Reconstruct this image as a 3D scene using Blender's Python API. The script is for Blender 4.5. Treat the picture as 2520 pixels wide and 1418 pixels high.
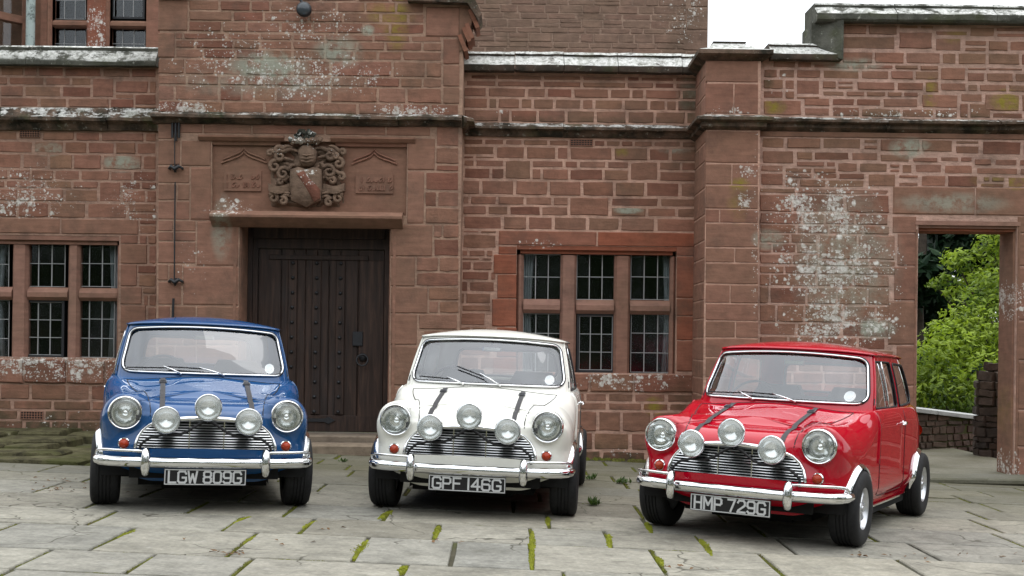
import bpy, bmesh, math, random
from math import radians, sin, cos, pi, sqrt, atan2
from mathutils import Vector, Matrix
from mathutils.bvhtree import BVHTree

for o in list(bpy.data.objects): bpy.data.objects.remove(o)
S = bpy.context.scene
COL = S.collection

# ------------------------------------------------------------------ camera
FPX, YH, CAMH, ROLL, GX = 3090.0, 841.6, 1.272, radians(.73), -.029
cam = bpy.data.cameras.new('camera')
cam.sensor_width = 36.0
cam.lens = FPX / 2520 * 36
cam.shift_y = (YH - 709) / 2520
cam.clip_end = 2000
cob = bpy.data.objects.new('camera', cam)
cob.location = (0, 0, CAMH)
cob.rotation_euler = (radians(90), -ROLL, 0)
COL.objects.link(cob)
S.camera = cob

# ------------------------------------------------------------------ overcast sky
SUN_EL, SUN_AZ = radians(72), radians(75)      # azimuth clockwise from +Y
w = bpy.data.worlds.new('World'); S.world = w; w.use_nodes = True
nt = w.node_tree; nt.nodes.clear()
out = nt.nodes.new('ShaderNodeOutputWorld')
sky = nt.nodes.new('ShaderNodeTexSky'); sky.sky_type = 'NISHITA'; sky.sun_disc = False
sky.sun_elevation = SUN_EL; sky.sun_rotation = SUN_AZ; sky.dust_density = 4
bg1 = nt.nodes.new('ShaderNodeBackground'); bg1.inputs['Strength'].default_value = .05
hs = nt.nodes.new('ShaderNodeHueSaturation'); hs.inputs['Saturation'].default_value = .45
nt.links.new(sky.outputs[0], hs.inputs['Color']); nt.links.new(hs.outputs[0], bg1.inputs['Color'])
# cloud cover: an even overcast layer, brighter towards the zenith
tc = nt.nodes.new('ShaderNodeTexCoord'); sx = nt.nodes.new('ShaderNodeSeparateXYZ')
nt.links.new(tc.outputs['Generated'], sx.inputs[0])
mr = nt.nodes.new('ShaderNodeMapRange'); mr.inputs['From Min'].default_value = 0; mr.inputs['From Max'].default_value = 1
mr.inputs['To Min'].default_value = 1.05; mr.inputs['To Max'].default_value = 2.6
nt.links.new(sx.outputs['Z'], mr.inputs['Value'])
nz = nt.nodes.new('ShaderNodeTexNoise'); nz.inputs['Scale'].default_value = 2.2; nz.inputs['Detail'].default_value = 5
mp = nt.nodes.new('ShaderNodeMapping'); mp.inputs['Scale'].default_value = (1, 1, 2.5)
nt.links.new(tc.outputs['Generated'], mp.inputs[0]); nt.links.new(mp.outputs[0], nz.inputs['Vector'])
mr2 = nt.nodes.new('ShaderNodeMapRange'); mr2.inputs['From Min'].default_value = .3; mr2.inputs['From Max'].default_value = .7
mr2.inputs['To Min'].default_value = .9; mr2.inputs['To Max'].default_value = 1.1
nt.links.new(nz.outputs['Fac'], mr2.inputs['Value'])
mm = nt.nodes.new('ShaderNodeMath'); mm.operation = 'MULTIPLY'
nt.links.new(mr.outputs[0], mm.inputs[0]); nt.links.new(mr2.outputs[0], mm.inputs[1])
bg2 = nt.nodes.new('ShaderNodeBackground'); bg2.inputs['Color'].default_value = (.94, .97, 1.0, 1)
nt.links.new(mm.outputs[0], bg2.inputs['Strength'])
ad = nt.nodes.new('ShaderNodeAddShader')
nt.links.new(bg1.outputs[0], ad.inputs[0]); nt.links.new(bg2.outputs[0], ad.inputs[1]); nt.links.new(ad.outputs[0], out.inputs['Surface'])

sun = bpy.data.lights.new('sun', 'SUN'); sun.energy = .5; sun.angle = radians(40); sun.color = (1, .97, .93)
so = bpy.data.objects.new('sun', sun); COL.objects.link(so)
d = Vector((sin(SUN_AZ) * cos(SUN_EL), cos(SUN_AZ) * cos(SUN_EL), sin(SUN_EL)))
so.rotation_euler = d.to_track_quat('Z', 'Y').to_euler(); so.location = d * 60

vs = S.view_settings
vs.view_transform = 'Standard'; vs.look = 'None'; vs.exposure = -.05; vs.gamma = 1; vs.use_curve_mapping = False
S.render.engine = 'CYCLES'
S.cycles.max_bounces = 5; S.cycles.diffuse_bounces = 2; S.cycles.glossy_bounces = 4; S.cycles.transmission_bounces = 2; S.cycles.transparent_max_bounces = 14

# ------------------------------------------------------------------ geometry helpers
CR, SR = cos(ROLL), sin(ROLL)
def ray(px, py):
    a, b = px - 1260, py - YH
    return (a * CR + b * SR) / FPX, -(-a * SR + b * CR) / FPX
def wx(px, py, Y): return ray(px, py)[0] * Y
def wz(px, py, Y): return ray(px, py)[1] * Y + CAMH
def gz(x): return GX * x                      # courtyard falls gently to the right
def gnd(px, py):
    x, z = ray(px, py); t = -CAMH / (z - GX * x); return x * t, t

def tag(o, label=None, cat=None, group=None, kind=None):
    if label: o['label'] = label
    if cat: o['category'] = cat
    if group: o['group'] = group
    if kind: o['kind'] = kind
    return o
def link(name, data, parent=None, mat=None, **kw):
    o = bpy.data.objects.new(name, data); COL.objects.link(o)
    if parent is not None: o.parent = parent
    if mat is not None and data is not None and not data.materials: data.materials.append(mat)
    return tag(o, **kw)
def empty(name, loc=(0, 0, 0), **kw):
    o = bpy.data.objects.new(name, None); COL.objects.link(o); o.location = loc; o.empty_display_size = .2
    return tag(o, **kw)

class MB:
    def __init__(s): s.v = []; s.f = []
    def add(s, vs, fs):
        n = len(s.v); s.v += [tuple(q) for q in vs]; s.f += [tuple(i + n for i in f) for f in fs]; return s
    def box(s, x0, x1, y0, y1, z0, z1):
        return s.add([(x0,y0,z0),(x1,y0,z0),(x1,y1,z0),(x0,y1,z0),(x0,y0,z1),(x1,y0,z1),(x1,y1,z1),(x0,y1,z1)],
                     [(0,3,2,1),(4,5,6,7),(0,1,5,4),(1,2,6,5),(2,3,7,6),(3,0,4,7)])
    def bbox(s, x0, x1, y0, y1, z0, z1, b=.006):      # box with every front/top edge chamfered
        return s.hull2([(x0+b,y0,z0+b),(x1-b,y0,z0+b),(x1-b,y0,z1-b),(x0+b,y0,z1-b)],
                       [(x0,y0+b,z0),(x1,y0+b,z0),(x1,y0+b,z1),(x0,y0+b,z1)],
                       [(x0,y1,z0),(x1,y1,z0),(x1,y1,z1),(x0,y1,z1)])
    def hull2(s, *rings):
        n = len(rings[0]); V = []; F = []
        for r in rings: V += r
        for k in range(len(rings) - 1):
            for i in range(n):
                j = (i + 1) % n
                F.append((k*n+i, (k+1)*n+i, (k+1)*n+j, k*n+j))
        F.append(tuple(range(n))); F.append(tuple(range((len(rings)-1)*n, len(rings)*n))[::-1])
        return s.add(V, F)
    def prism(s, prof, x0, x1, m0=0, m1=0):           # profile of (y,z) swept along x; ends may be mitred (x shifts with -y)
        n = len(prof); ym = max(p[0] for p in prof)
        V = [(x0 + m0 * (ym - p[0]), p[0], p[1]) for p in prof] + [(x1 + m1 * (ym - p[0]), p[0], p[1]) for p in prof]
        F = [(i, (i+1) % n, n + (i+1) % n, n + i) for i in range(n)] + [tuple(range(n))[::-1], tuple(range(n, 2*n))]
        return s.add(V, F)
    def prismy(s, prof, y0, y1):                      # profile of (x,z) swept along y
        n = len(prof)
        V = [(p[0], y0, p[1]) for p in prof] + [(p[0], y1, p[1]) for p in prof]
        F = [(i, (i+1) % n, n + (i+1) % n, n + i) for i in range(n)] + [tuple(range(n))[::-1], tuple(range(n, 2*n))]
        return s.add(V, F)
    def prismz(s, prof, z0, z1):
        n = len(prof)
        V = [(p[0], p[1], z0) for p in prof] + [(p[0], p[1], z1) for p in prof]
        F = [(i, (i+1) % n, n + (i+1) % n, n + i) for i in range(n)] + [tuple(range(n))[::-1], tuple(range(n, 2*n))]
        return s.add(V, F)
    def tube(s, pts, r, n=8, closed=False, cap=True, sq=1.0):
        pts = [Vector(p) for p in pts]; m = len(pts); V = []; F = []
        if not hasattr(r, '__len__'): r = [r] * m
        prev = None
        for i in range(m):
            if closed: t = pts[(i+1) % m] - pts[i-1]
            else: t = pts[min(i+1, m-1)] - pts[max(i-1, 0)]
            t.normalize()
            if prev is None:
                a = Vector((0,0,1)) if abs(t.z) < .9 else Vector((0,1,0))
                u = t.cross(a).normalized()
            else:
                u = (prev - t * prev.dot(t)).normalized()
            prev = u; v2 = t.cross(u)
            for k in range(n):
                an = 2*pi*k/n
                V.append(pts[i] + (u*cos(an) + v2*sin(an)*sq) * r[i])
        for i in range(m if closed else m-1):
            for k in range(n):
                a = i*n+k; b = i*n+(k+1) % n; j = (i+1) % m
                F.append((a, b, j*n+(k+1) % n, j*n+k))
        if not closed and cap: F += [tuple(range(n))[::-1], tuple(range((m-1)*n, m*n))]
        return s.add(V, F)
    def lathe(s, prof, c, axis='y', n=32, cap=False):  # prof (radius, along axis)
        V = []; F = []; m = len(prof)
        for r, a in prof:
            for k in range(n):
                t = 2*pi*k/n
                if axis == 'y': V.append((c[0]+r*cos(t), c[1]+a, c[2]+r*sin(t)))
                elif axis == 'x': V.append((c[0]+a, c[1]+r*cos(t), c[2]+r*sin(t)))
                else: V.append((c[0]+r*cos(t), c[1]+r*sin(t), c[2]+a))
        for i in range(m-1):
            for k in range(n):
                F.append((i*n+k, i*n+(k+1) % n, (i+1)*n+(k+1) % n, (i+1)*n+k))
        if cap: F += [tuple(range(n)), tuple(range((m-1)*n, m*n))]
        return s.add(V, F)
    def mesh(s, name, smooth=None):
        me = bpy.data.meshes.new(name); me.from_pydata(s.v, [], s.f); me.validate()
        bm = bmesh.new(); bm.from_mesh(me); bmesh.ops.recalc_face_normals(bm, faces=bm.faces); bm.to_mesh(me); bm.free()
        if smooth is not None:
            me.shade_smooth()
            if smooth < 180: me.set_sharp_from_angle(angle=radians(smooth))
        return me
    def build(s, name, mat, parent=None, smooth=None, **kw):
        return link(name, s.mesh(name, smooth), parent, mat, **kw)

# ------------------------------------------------------------------ material helpers
class NT:
    def __init__(s, name):
        s.m = bpy.data.materials.new(name); s.m.use_nodes = True; s.t = s.m.node_tree; s.t.nodes.clear()
        s.out = s.n('ShaderNodeOutputMaterial')
    def n(s, typ, **kw):
        nd = s.t.nodes.new(typ)
        for k, v in kw.items(): setattr(nd, k, v)
        return nd
    def set(s, sock, v):
        if isinstance(v, bpy.types.NodeSocket): s.t.links.new(v, sock)
        elif hasattr(v, '__len__') and len(v) == 3 and sock.type == 'RGBA': sock.default_value = (*v, 1)
        else: sock.default_value = v
    def math(s, op, a, b=0, clamp=False):
        nd = s.n('ShaderNodeMath', operation=op, use_clamp=clamp); s.set(nd.inputs[0], a); s.set(nd.inputs[1], b); return nd.outputs[0]
    def mix(s, f, a, b, mode='MIX'):
        nd = s.n('ShaderNodeMix', data_type='RGBA', blend_type=mode)
        s.set(nd.inputs[0], f); s.set(nd.inputs[6], a); s.set(nd.inputs[7], b); return nd.outputs[2]
    def noise(s, vec, scale, detail=4, rough=.55, dist=0):
        nd = s.n('ShaderNodeTexNoise'); s.set(nd.inputs['Vector'], vec); nd.inputs['Scale'].default_value = scale
        nd.inputs['Detail'].default_value = detail; nd.inputs['Roughness'].default_value = rough; nd.inputs['Distortion'].default_value = dist
        return nd.outputs['Fac']
    def voro(s, vec, scale, out='Distance', rnd=1):
        nd = s.n('ShaderNodeTexVoronoi'); s.set(nd.inputs['Vector'], vec); nd.inputs['Scale'].default_value = scale
        nd.inputs['Randomness'].default_value = rnd
        return nd.outputs[out]
    def mapping(s, vec, scale=(1,1,1), loc=(0,0,0), rot=(0,0,0)):
        nd = s.n('ShaderNodeMapping'); s.set(nd.inputs['Vector'], vec); nd.inputs['Scale'].default_value = scale
        nd.inputs['Location'].default_value = loc; nd.inputs['Rotation'].default_value = rot; return nd.outputs[0]
    def ramp(s, f, stops, interp='LINEAR'):
        nd = s.n('ShaderNodeValToRGB'); s.set(nd.inputs[0], f); cr = nd.color_ramp; cr.interpolation = interp
        while len(cr.elements) > 1: cr.elements.remove(cr.elements[-1])
        for i, (p, c) in enumerate(stops):
            e = cr.elements[0] if i == 0 else cr.elements.new(p)
            e.position = p; e.color = (*c, 1) if hasattr(c, '__len__') else (c, c, c, 1)
        return nd.outputs[0]
    def rng(s, v, a, b, c=0., d_=1.):
        nd = s.n('ShaderNodeMapRange'); s.set(nd.inputs[0], v)
        for i, q in enumerate((a, b, c, d_)): nd.inputs[i+1].default_value = q
        return nd.outputs[0]
    def pos(s): return s.n('ShaderNodeNewGeometry').outputs['Position']
    def nrm(s):
        x = s.n('ShaderNodeSeparateXYZ'); s.t.links.new(s.n('ShaderNodeNewGeometry').outputs['Normal'], x.inputs[0]); return x.outputs
    def objc(s): return s.n('ShaderNodeTexCoord').outputs['Object']
    def rnd(s): return s.n('ShaderNodeObjectInfo').outputs['Random']
    def bump(s, h, strength=.3, dist=.01):
        nd = s.n('ShaderNodeBump'); s.set(nd.inputs['Height'], h); nd.inputs['Strength'].default_value = strength; nd.inputs['Distance'].default_value = dist
        return nd.outputs[0]
    def bsdf(s, col, rough=.8, metal=0., spec=.5, normal=None, **kw):
        b = s.n('ShaderNodeBsdfPrincipled'); s.set(b.inputs['Base Color'], col); s.set(b.inputs['Roughness'], rough)
        s.set(b.inputs['Metallic'], metal); b.inputs['Specular IOR Level'].default_value = spec
        if normal is not None: s.set(b.inputs['Normal'], normal)
        for k, v in kw.items(): s.set(b.inputs[k.replace('_', ' ')], v)
        s.t.links.new(b.outputs[0], s.out.inputs['Surface']); return s.m

def plain(name, col, rough=.6, metal=0., spec=.5, grain=.12, scale=20, **kw):
    t = NT(name); p = t.objc(); n = t.noise(p, scale)
    c = t.mix(1.0, col, t.ramp(n, [(.25, 1-grain), (.75, 1+grain)]), 'MULTIPLY')
    return t.bsdf(c, rough, metal, spec, **kw)

# lichen patches on the masonry: x, z, rx, rz, strength (world metres on the facade)
def lichen_mask(t, p, patches):
    sep = t.n('ShaderNodeSeparateXYZ'); t.set(sep.inputs[0], p); X, Z = sep.outputs['X'], sep.outputs['Z']
    tot = None
    for (cx, cz, rx, rz, st) in patches:
        a = t.math('DIVIDE', t.math('SUBTRACT', X, cx), rx); b = t.math('DIVIDE', t.math('SUBTRACT', Z, cz), rz)
        r2 = t.math('ADD', t.math('MULTIPLY', a, a), t.math('MULTIPLY', b, b))
        g = t.math('MULTIPLY', t.math('SUBTRACT', 1.0, r2, clamp=True), st)
        tot = g if tot is None else t.math('MAXIMUM', tot, g)
    return tot

def stone_mat(name, tones, lich=(), film=(), ochre=(), base_l=.0, tint=.16, rel=.5, green=()):
    t = NT(name); p = t.pos(); r = t.rnd()
    k = len(tones); st = [((i + .5) / k, c) for i, c in enumerate(tones)]
    c = t.ramp(r, st, 'LINEAR')
    off = t.n('ShaderNodeVectorMath', operation='MULTIPLY_ADD'); t.set(off.inputs[0], p); off.inputs[1].default_value = (1,1,1)
    cmb = t.n('ShaderNodeCombineXYZ'); t.set(cmb.inputs[0], t.math('MULTIPLY', r, 37.)); t.set(cmb.inputs[1], t.math('MULTIPLY', r, 91.)); t.set(off.inputs[2], cmb.outputs[0])
    q = off.outputs[0]
    n1 = t.noise(q, 9, 4, .62)
    n2 = t.noise(t.mapping(q, (3.5, 3.5, 26)), 1.0, 4, .6, .4)       # bedding streaks
    c = t.mix(1., c, t.ramp(n1, [(.25, 1-tint*1.5), (.5, 1.), (.78, 1+tint*1.3)]), 'MULTIPLY')
    c = t.mix(.75, c, t.ramp(n2, [(.3, .80), (.55, 1.), (.75, 1.16)]), 'MULTIPLY')
    big = t.noise(p, 1.1, 3, .6)
    c = t.mix(t.ramp(t.noise(p, 2.6, 5, .68), [(.52, 0.), (.72, .55)]), c, (.085, .058, .045))       # sooty stains
    c = t.mix(t.rng(big, .48, .75, 0, .3), c, (.15, .115, .07))       # greenish weathering
    if film:
        f = lichen_mask(t, p, film)
        g = t.math('MULTIPLY', f, t.ramp(t.noise(p, 7, 6, .7), [(.38, 0.), (.56, 1.)]), clamp=True)
        c = t.mix(t.math('MULTIPLY', g, .8), c, (.33, .36, .29))
    if green:
        f = lichen_mask(t, p, green); g = t.math('MULTIPLY', f, t.ramp(t.noise(p, 5, 6, .7), [(.34, .15), (.6, 1.)]), clamp=True)
        c = t.mix(t.math('MULTIPLY', g, .85), c, (.055,.052,.028))
    if ochre:
        f = lichen_mask(t, p, ochre); g = t.math('MULTIPLY', f, t.ramp(t.noise(p, 8, 5, .7), [(.36, 0.), (.6, 1.)]), clamp=True)
        c = t.mix(g, c, (.24, .19, .03))
    if lich or base_l:
        f = lichen_mask(t, p, lich) if lich else 0.
        f = t.math('ADD', f, base_l)
        dn = t.math('MULTIPLY', f, t.rng(t.noise(p, 4.5, 4, .6), .3, .7, .1, 1.5))
        dw = t.n('ShaderNodeVectorMath', operation='MULTIPLY_ADD'); ns = t.n('ShaderNodeTexNoise'); t.set(ns.inputs['Vector'], p); ns.inputs['Scale'].default_value = 45
        t.set(dw.inputs[0], ns.outputs['Color']); dw.inputs[1].default_value = (.022,)*3; t.set(dw.inputs[2], p)
        tot = None
        for sc, rr in ((13, .46), (26, .52), (52, .52)):
            vd = t.n('ShaderNodeTexVoronoi'); t.set(vd.inputs['Vector'], dw.outputs[0]); vd.inputs['Scale'].default_value = sc
            rs = t.n('ShaderNodeSeparateColor'); t.set(rs.inputs[0], vd.outputs['Color'])
            sel = t.math('SUBTRACT', dn, t.math('MULTIPLY', rs.outputs[0], .98))          # cells switched on where dense
            rad = t.math('MULTIPLY', t.math('MULTIPLY', t.math('MULTIPLY', sel, 3., clamp=True), rr), t.math('ADD', .35, t.math('MULTIPLY', rs.outputs[1], .65)))
            m = t.rng(t.math('SUBTRACT', rad, vd.outputs['Distance']), -.03, .14)
            m = t.math('MULTIPLY', m, t.rng(sel, 0, .02))
            tot = m if tot is None else t.math('MAXIMUM', tot, m)
        fn = t.noise(t.mapping(p, (1, 1, 1.7)), 10, 6, .78)
        fm = t.rng(t.math('ADD', fn, t.math('MULTIPLY', t.math('MINIMUM', dn, 1.2), .24)), .735, .80)
        tot = t.math('MAXIMUM', tot, t.math('MULTIPLY', fm, .8))
        lc = t.ramp(t.noise(p, 30, 3), [(.35, (.46, .45, .39)), (.6, (.80, .79, .75))])
        c = t.mix(t.math('MULTIPLY', tot, .8), c, lc)
    h = t.math('ADD', t.noise(q, 32, 4, .65), t.math('MULTIPLY', n2, .8))
    nb = t.bump(h, rel, .012)
    return t.bsdf(c, .9, 0, .25, nb)
# ================================================================== THE BUILDING
YA, YP, YB, YW, YT, YU = 14.0, 13.55, 13.2, 13.3, 18.0, 16.6
def pat(px, py, rx, ry, Y, st): return (wx(px, py, Y), wz(px, py, Y), rx / FPX * Y, ry / FPX * Y, st)

TONES = [(0.191,0.084,0.057), (0.261,0.126,0.086), (0.232,0.120,0.078), (0.278,0.145,0.103), (0.220,0.093,0.063), (0.249,0.136,0.086), (0.273,0.129,0.091), (0.215,0.120,0.079), (0.290,0.139,0.094)]
ASH = [(0.236,0.126,0.086), (0.260,0.136,0.093), (0.228,0.124,0.085), (0.275,0.143,0.100), (0.245,0.121,0.084)]
REDT = [(0.272,0.091,0.052), (0.293,0.102,0.060), (0.261,0.099,0.060), (0.267,0.113,0.074)]
L_left = [pat(60,480,170,95,YA,0.84), pat(330,500,80,100,YA,0.68), pat(120,905,260,45,YA,1.15), pat(250,900,90,60,YA,0.94), pat(100,1040,200,40,YA,0.41)]
L_porch = [pat(740,190,260,80,YP,0.90), pat(560,150,190,120,YP,0.61), pat(760,60,220,80,YP,0.55), pat(450,270,110,30,YP,1.30), pat(1000,275,130,28,YP,1.09), pat(560,515,90,35,YP,0.87), pat(470,660,60,90,YP,0.48), pat(890,190,120,50,YP,0.72)]
L_mid = [pat(1330,600,80,22,YA,.5), pat(1540,935,190,38,YA,.95), pat(1520,1115,80,20,YA,.5), pat(1230,280,70,20,YA,.4), pat(1440,840,260,20,YA,.3)]
L_wing = [pat(2030,520,175,110,YW,1.12), pat(2040,650,190,120,YW,1.20), pat(2060,790,190,90,YW,1.17), pat(1950,455,90,60,YW,0.78), pat(2250,285,300,26,YW,0.72), pat(2500,740,60,60,YW,1.17), pat(2490,1150,50,60,YW,0.91), pat(1930,210,60,40,YW,0.52), pat(2205,690,35,110,YW,0.81)]
L_butt = [pat(1838,425,30,36,YB,1.23), pat(1830,490,26,46,YB,1.04), pat(1790,275,70,18,YB,0.65), pat(1860,560,14,330,YB,0.59)]
F_porch = [pat(660,165,110,45,YP,1.3), pat(830,130,70,50,YP,1.), pat(720,200,60,30,YP,1.), pat(650,205,260,40,YP,.5), pat(905,75,20,16,YP,1.2), pat(545,560,30,90,YP,.8)]
F_wall = [pat(300,402,55,26,YA,1.3), pat(120,368,45,20,YA,.9), pat(1545,518,42,10,YA,1.5), pat(1660,370,50,10,YA,.7), pat(1700,240,40,60,YA,.5)]
F_wing = [pat(2100,160,80,20,YW,1.04), pat(2240,365,60,30,YW,1.17), pat(1890,590,50,30,YW,1.04), pat(2150,810,60,30,YW,1.30), pat(2080,640,150,200,YW,0.65), pat(2340,500,160,30,YW,0.78)]
O_porch = [pat(975,55,36,80,YP,.9), pat(950,35,80,40,YP,.5), pat(1105,130,22,70,YP,.4)]
O_wing = [pat(2475,250,45,34,YW,1.2), pat(2290,235,20,50,YW,1.), pat(1905,260,34,26,YW,1.), pat(2500,450,40,22,YW,.8), pat(2440,445,60,18,YW,.5), pat(2350,90,40,22,YW,.5), pat(2470,1010,30,110,YW,.55)]
O_mid = [pat(1610,1000,30,28,YA,1.), pat(1530,375,20,14,YA,.8)]
G_left = [pat(120,1060,420,110,YA,1.05), pat(150,300,300,34,YA,.8)]
G_mid = [pat(1480,1135,300,55,YA,1.1), pat(1690,975,70,60,YA,.6), pat(1420,300,330,16,YA,.8), pat(1695,240,30,70,YA,.9)]
G_porch = [pat(760,288,380,18,YP,1.), pat(1000,1110,60,60,YP,.8)]
G_wing = [pat(2250,290,330,16,YW,.9), pat(1885,180,24,60,YW,1.1), pat(2490,1120,60,120,YW,.6), pat(2050,1170,200,60,YW,.9)]
M_left = stone_mat('sandstone_left', TONES, L_left, F_wall, base_l=.06, green=G_left)
M_porch = stone_mat('sandstone_porch', TONES + ASH, L_porch, F_porch, O_porch, base_l=.02, green=G_porch)
M_mid = stone_mat('sandstone_mid', TONES, L_mid, F_wall, O_mid, base_l=.01, green=G_mid)
M_wing = stone_mat('sandstone_wing', TONES, L_wing, F_wing, O_wing, base_l=.02, green=G_wing)
M_ash = stone_mat('ashlar', ASH, L_porch + L_butt + L_wing, F_porch + F_wing, O_wing + [pat(1820,455,30,20,YB,1.), pat(1815,500,30,60,YB,.4)], tint=.13, rel=.3)
M_red = stone_mat('red_ashlar', REDT, L_mid + L_left, tint=.14, rel=.3)
M_mull = stone_mat('mullion_stone', [(.275,.150,.112), (.295,.165,.125), (.260,.138,.100)], [], tint=.14, rel=.3)
M_tower = stone_mat('sandstone_tower', [(.195,.125,.092), (.22,.145,.105), (.21,.128,.095), (.23,.148,.108)], [pat(1680,40,70,90,YT,.75)], base_l=.02)
def mortar_mat(name, col, lich, film=(), base_l=0.):
    return stone_mat(name, [col, col], lich, film, (), base_l, .22, .8)
M_mo = mortar_mat('mortar', (.50,.31,.235), L_mid, (), .01)
M_mo_l = mortar_mat('mortar_left', (.37,.23,.172), L_left)
M_mo_p = mortar_mat('mortar_porch', (.37,.235,.17), L_porch, F_porch)
M_mo_w = mortar_mat('mortar_wing', (.50,.32,.255), L_wing, F_wing)
def coping_mat(name, white, dark=(.075,.066,.052), tone=(.20,.15,.115)):
    t = NT(name); p = t.pos(); nz = t.nrm()['Z']
    c = t.mix(t.ramp(t.noise(p, 5, 6, .65), [(.35, 0.), (.62, 1.)]), tone, dark)
    up = t.rng(nz, .15, .55)
    blot = t.ramp(t.noise(t.mapping(p, (1,1,1.6)), 6.5, 8, .72), [(.5 - white * .22, 0.), (.56 - white * .14, 1.)])
    wcol = t.ramp(t.noise(p, 22, 4), [(.3, (.34,.345,.31)), (.58, (.70,.70,.67))])
    c = t.mix(t.math('MULTIPLY', up, t.math('MULTIPLY', blot, .92)), c, wcol)
    c = t.mix(t.math('MULTIPLY', up, t.ramp(t.noise(t.mapping(p, (1,1,2)), 26, 6, .75), [(.56, 0.), (.62, .9)])), c, (.05,.05,.042))
    edge = t.ramp(t.noise(p, 16, 6, .7), [(.60, 0.), (.66, 1.)])
    c = t.mix(t.math('MULTIPLY', edge, .55), c, (.40, .40, .35))
    c = t.mix(t.ramp(t.noise(p, 3.1, 5, .6), [(.55, 0.), (.72, .6)]), c, (.075,.085,.035))
    return t.bsdf(c, .92, 0, .2, t.bump(t.noise(p, 38, 8, .7), .7, .02))
M_cop = coping_mat('coping_stone_white', .85, (.045,.040,.032), (.105,.075,.058))
M_cop2 = coping_mat('coping_stone_grey', .35, (.055,.056,.045), (.125,.125,.105))
M_str = coping_mat('string_stone', .05, (.030,.027,.020), (.175,.118,.086))
M_lead = plain('lead_came', (.34,.35,.35), .55, .0, .5, .2, 60)
M_iron = plain('black_iron', (.012,.013,.016), .5, .0, .5, .3, 30)
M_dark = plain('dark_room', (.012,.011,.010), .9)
def wood_mat():
    t = NT('dark_oak'); p = t.pos(); r = t.rnd()
    g = t.noise(t.mapping(p, (22, 22, 1.6)), 1.0, 7, .65, .6)
    c = t.ramp(g, [(.28, (.010,.0055,.0042)), (.5, (.030,.0165,.0118)), (.72, (.066,.036,.025))])
    c = t.mix(1., c, t.ramp(r, [(0., .8), (1., 1.25)]), 'MULTIPLY')
    c = t.mix(t.rng(t.noise(p, 2.2, 4), .5, .75, 0, .35), c, (.03,.028,.03))
    return t.bsdf(c, .62, 0, .35, t.bump(g, .5, .006))
M_oak = wood_mat()
def glass_thin(name, tint=(.9,.93,.95), refl=1.0, bump=0., rough=.0):
    t = NT(name)
    tr = t.n('ShaderNodeBsdfTransparent'); tr.inputs[0].default_value = (*tint, 1)
    gl = t.n('ShaderNodeBsdfGlossy'); gl.inputs['Roughness'].default_value = rough; gl.inputs[0].default_value = (.95,.97,1,1)
    fr = t.n('ShaderNodeLayerWeight'); fr.inputs['Blend'].default_value = .5
    nb = None
    if bump:
        nb = t.bump(t.noise(t.objc(), 9, 2), bump, .01); t.set(gl.inputs['Normal'], nb); t.set(fr.inputs['Normal'], nb)
    sch = t.math('ADD', .042, t.math('MULTIPLY', .958, t.math('POWER', fr.outputs['Facing'], 5)))      # Schlick
    mx = t.n('ShaderNodeMixShader'); t.set(mx.inputs[0], t.math('MULTIPLY', sch, refl, clamp=True))
    t.t.links.new(tr.outputs[0], mx.inputs[1]); t.t.links.new(gl.outputs[0], mx.inputs[2]); t.t.links.new(mx.outputs[0], t.out.inputs['Surface'])
    return t.m
M_pane = glass_thin('window_glass', (.75,.78,.78), 1.0, .06)

# ---------------- stone blocks: a few irregular unit blocks, scaled per stone
RS = random.Random(7)
def unit_stone(seed, jit):
    r = random.Random(seed); j = lambda a: r.uniform(-a, a)
    P = []
    for (x, z) in [(-.5,-.5),(-.17,-.5),(.17,-.5),(.5,-.5),(.5,0),(.5,.5),(.17,.5),(-.17,.5),(-.5,.5),(-.5,0)]:
        c = abs(x) == .5 and abs(z) == .5
        ax, az = (.015, .032) if c else (.015, .034)
        P.append((x + (j(ax) - (.010 if x > .4 else -.010 if x < -.4 else 0)) * jit, z + (j(az) - (.02 if z > .4 else -.02 if z < -.4 else 0) * (1 if c else .2)) * jit))
    back = [(x, .03, z) for x, z in P]
    mid = [(x, .001, z) for x, z in P]
    fr = [(x * .965, -.007 + j(.0015) * jit, z * .925) for x, z in P]
    m = MB().hull2(fr, mid, back)
    return m
USTONE = [unit_stone(100 + i, 1.0) for i in range(14)]
UASH = [unit_stone(200 + i, .22) for i in range(6)]
_mcache = {}
def stone_mesh(kind, i, mat):
    k = (kind, i, mat.name)
    if k not in _mcache:
        me = (USTONE if kind == 'r' else UASH)[i].mesh('stone'); me.materials.append(mat); _mcache[k] = me
    return _mcache[k]
def stone(parent, x0, x1, z0, z1, Y, mat, joint=.022, kind='r', proud=0., name='stone'):
    w_, h_ = x1 - x0 - joint, z1 - z0 - joint
    if w_ < .02 or h_ < .012: return
    o = bpy.data.objects.new(name, stone_mesh(kind, RS.randrange(14 if kind == 'r' else 6), mat)); COL.objects.link(o)
    o.parent = parent
    o.location = (x0 + (x1 - x0) / 2, Y - proud + (RS.uniform(-.006, .004) if kind == 'r' else RS.uniform(-.001, .001)), (z0 + z1) / 2)
    sx_ = w_ * RS.choice((-1, 1)) if kind == 'r' else w_
    o.scale = (abs(sx_), 1, h_)
    if kind == 'r': o.rotation_euler = (RS.uniform(-.012, .012), RS.uniform(-.008, .008), RS.uniform(-.014, .014))
    return o
def bands(parent, Y, xc, rows, mat, joint=.024, kind='r', proud=0., name='stone'):
    for row in rows:
        y0, y1, xs = row[:3]
        k = row[3] if len(row) > 3 else kind
        ym = (y0 + y1) / 2
        for a, b in zip(xs[:-1], xs[1:]):
            if b is None or a is None: continue
            stone(parent, wx(a, ym, Y), wx(b, ym, Y), wz(xc, y1, Y), wz(xc, y0, Y), Y, mat, joint, k, proud, name)
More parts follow.
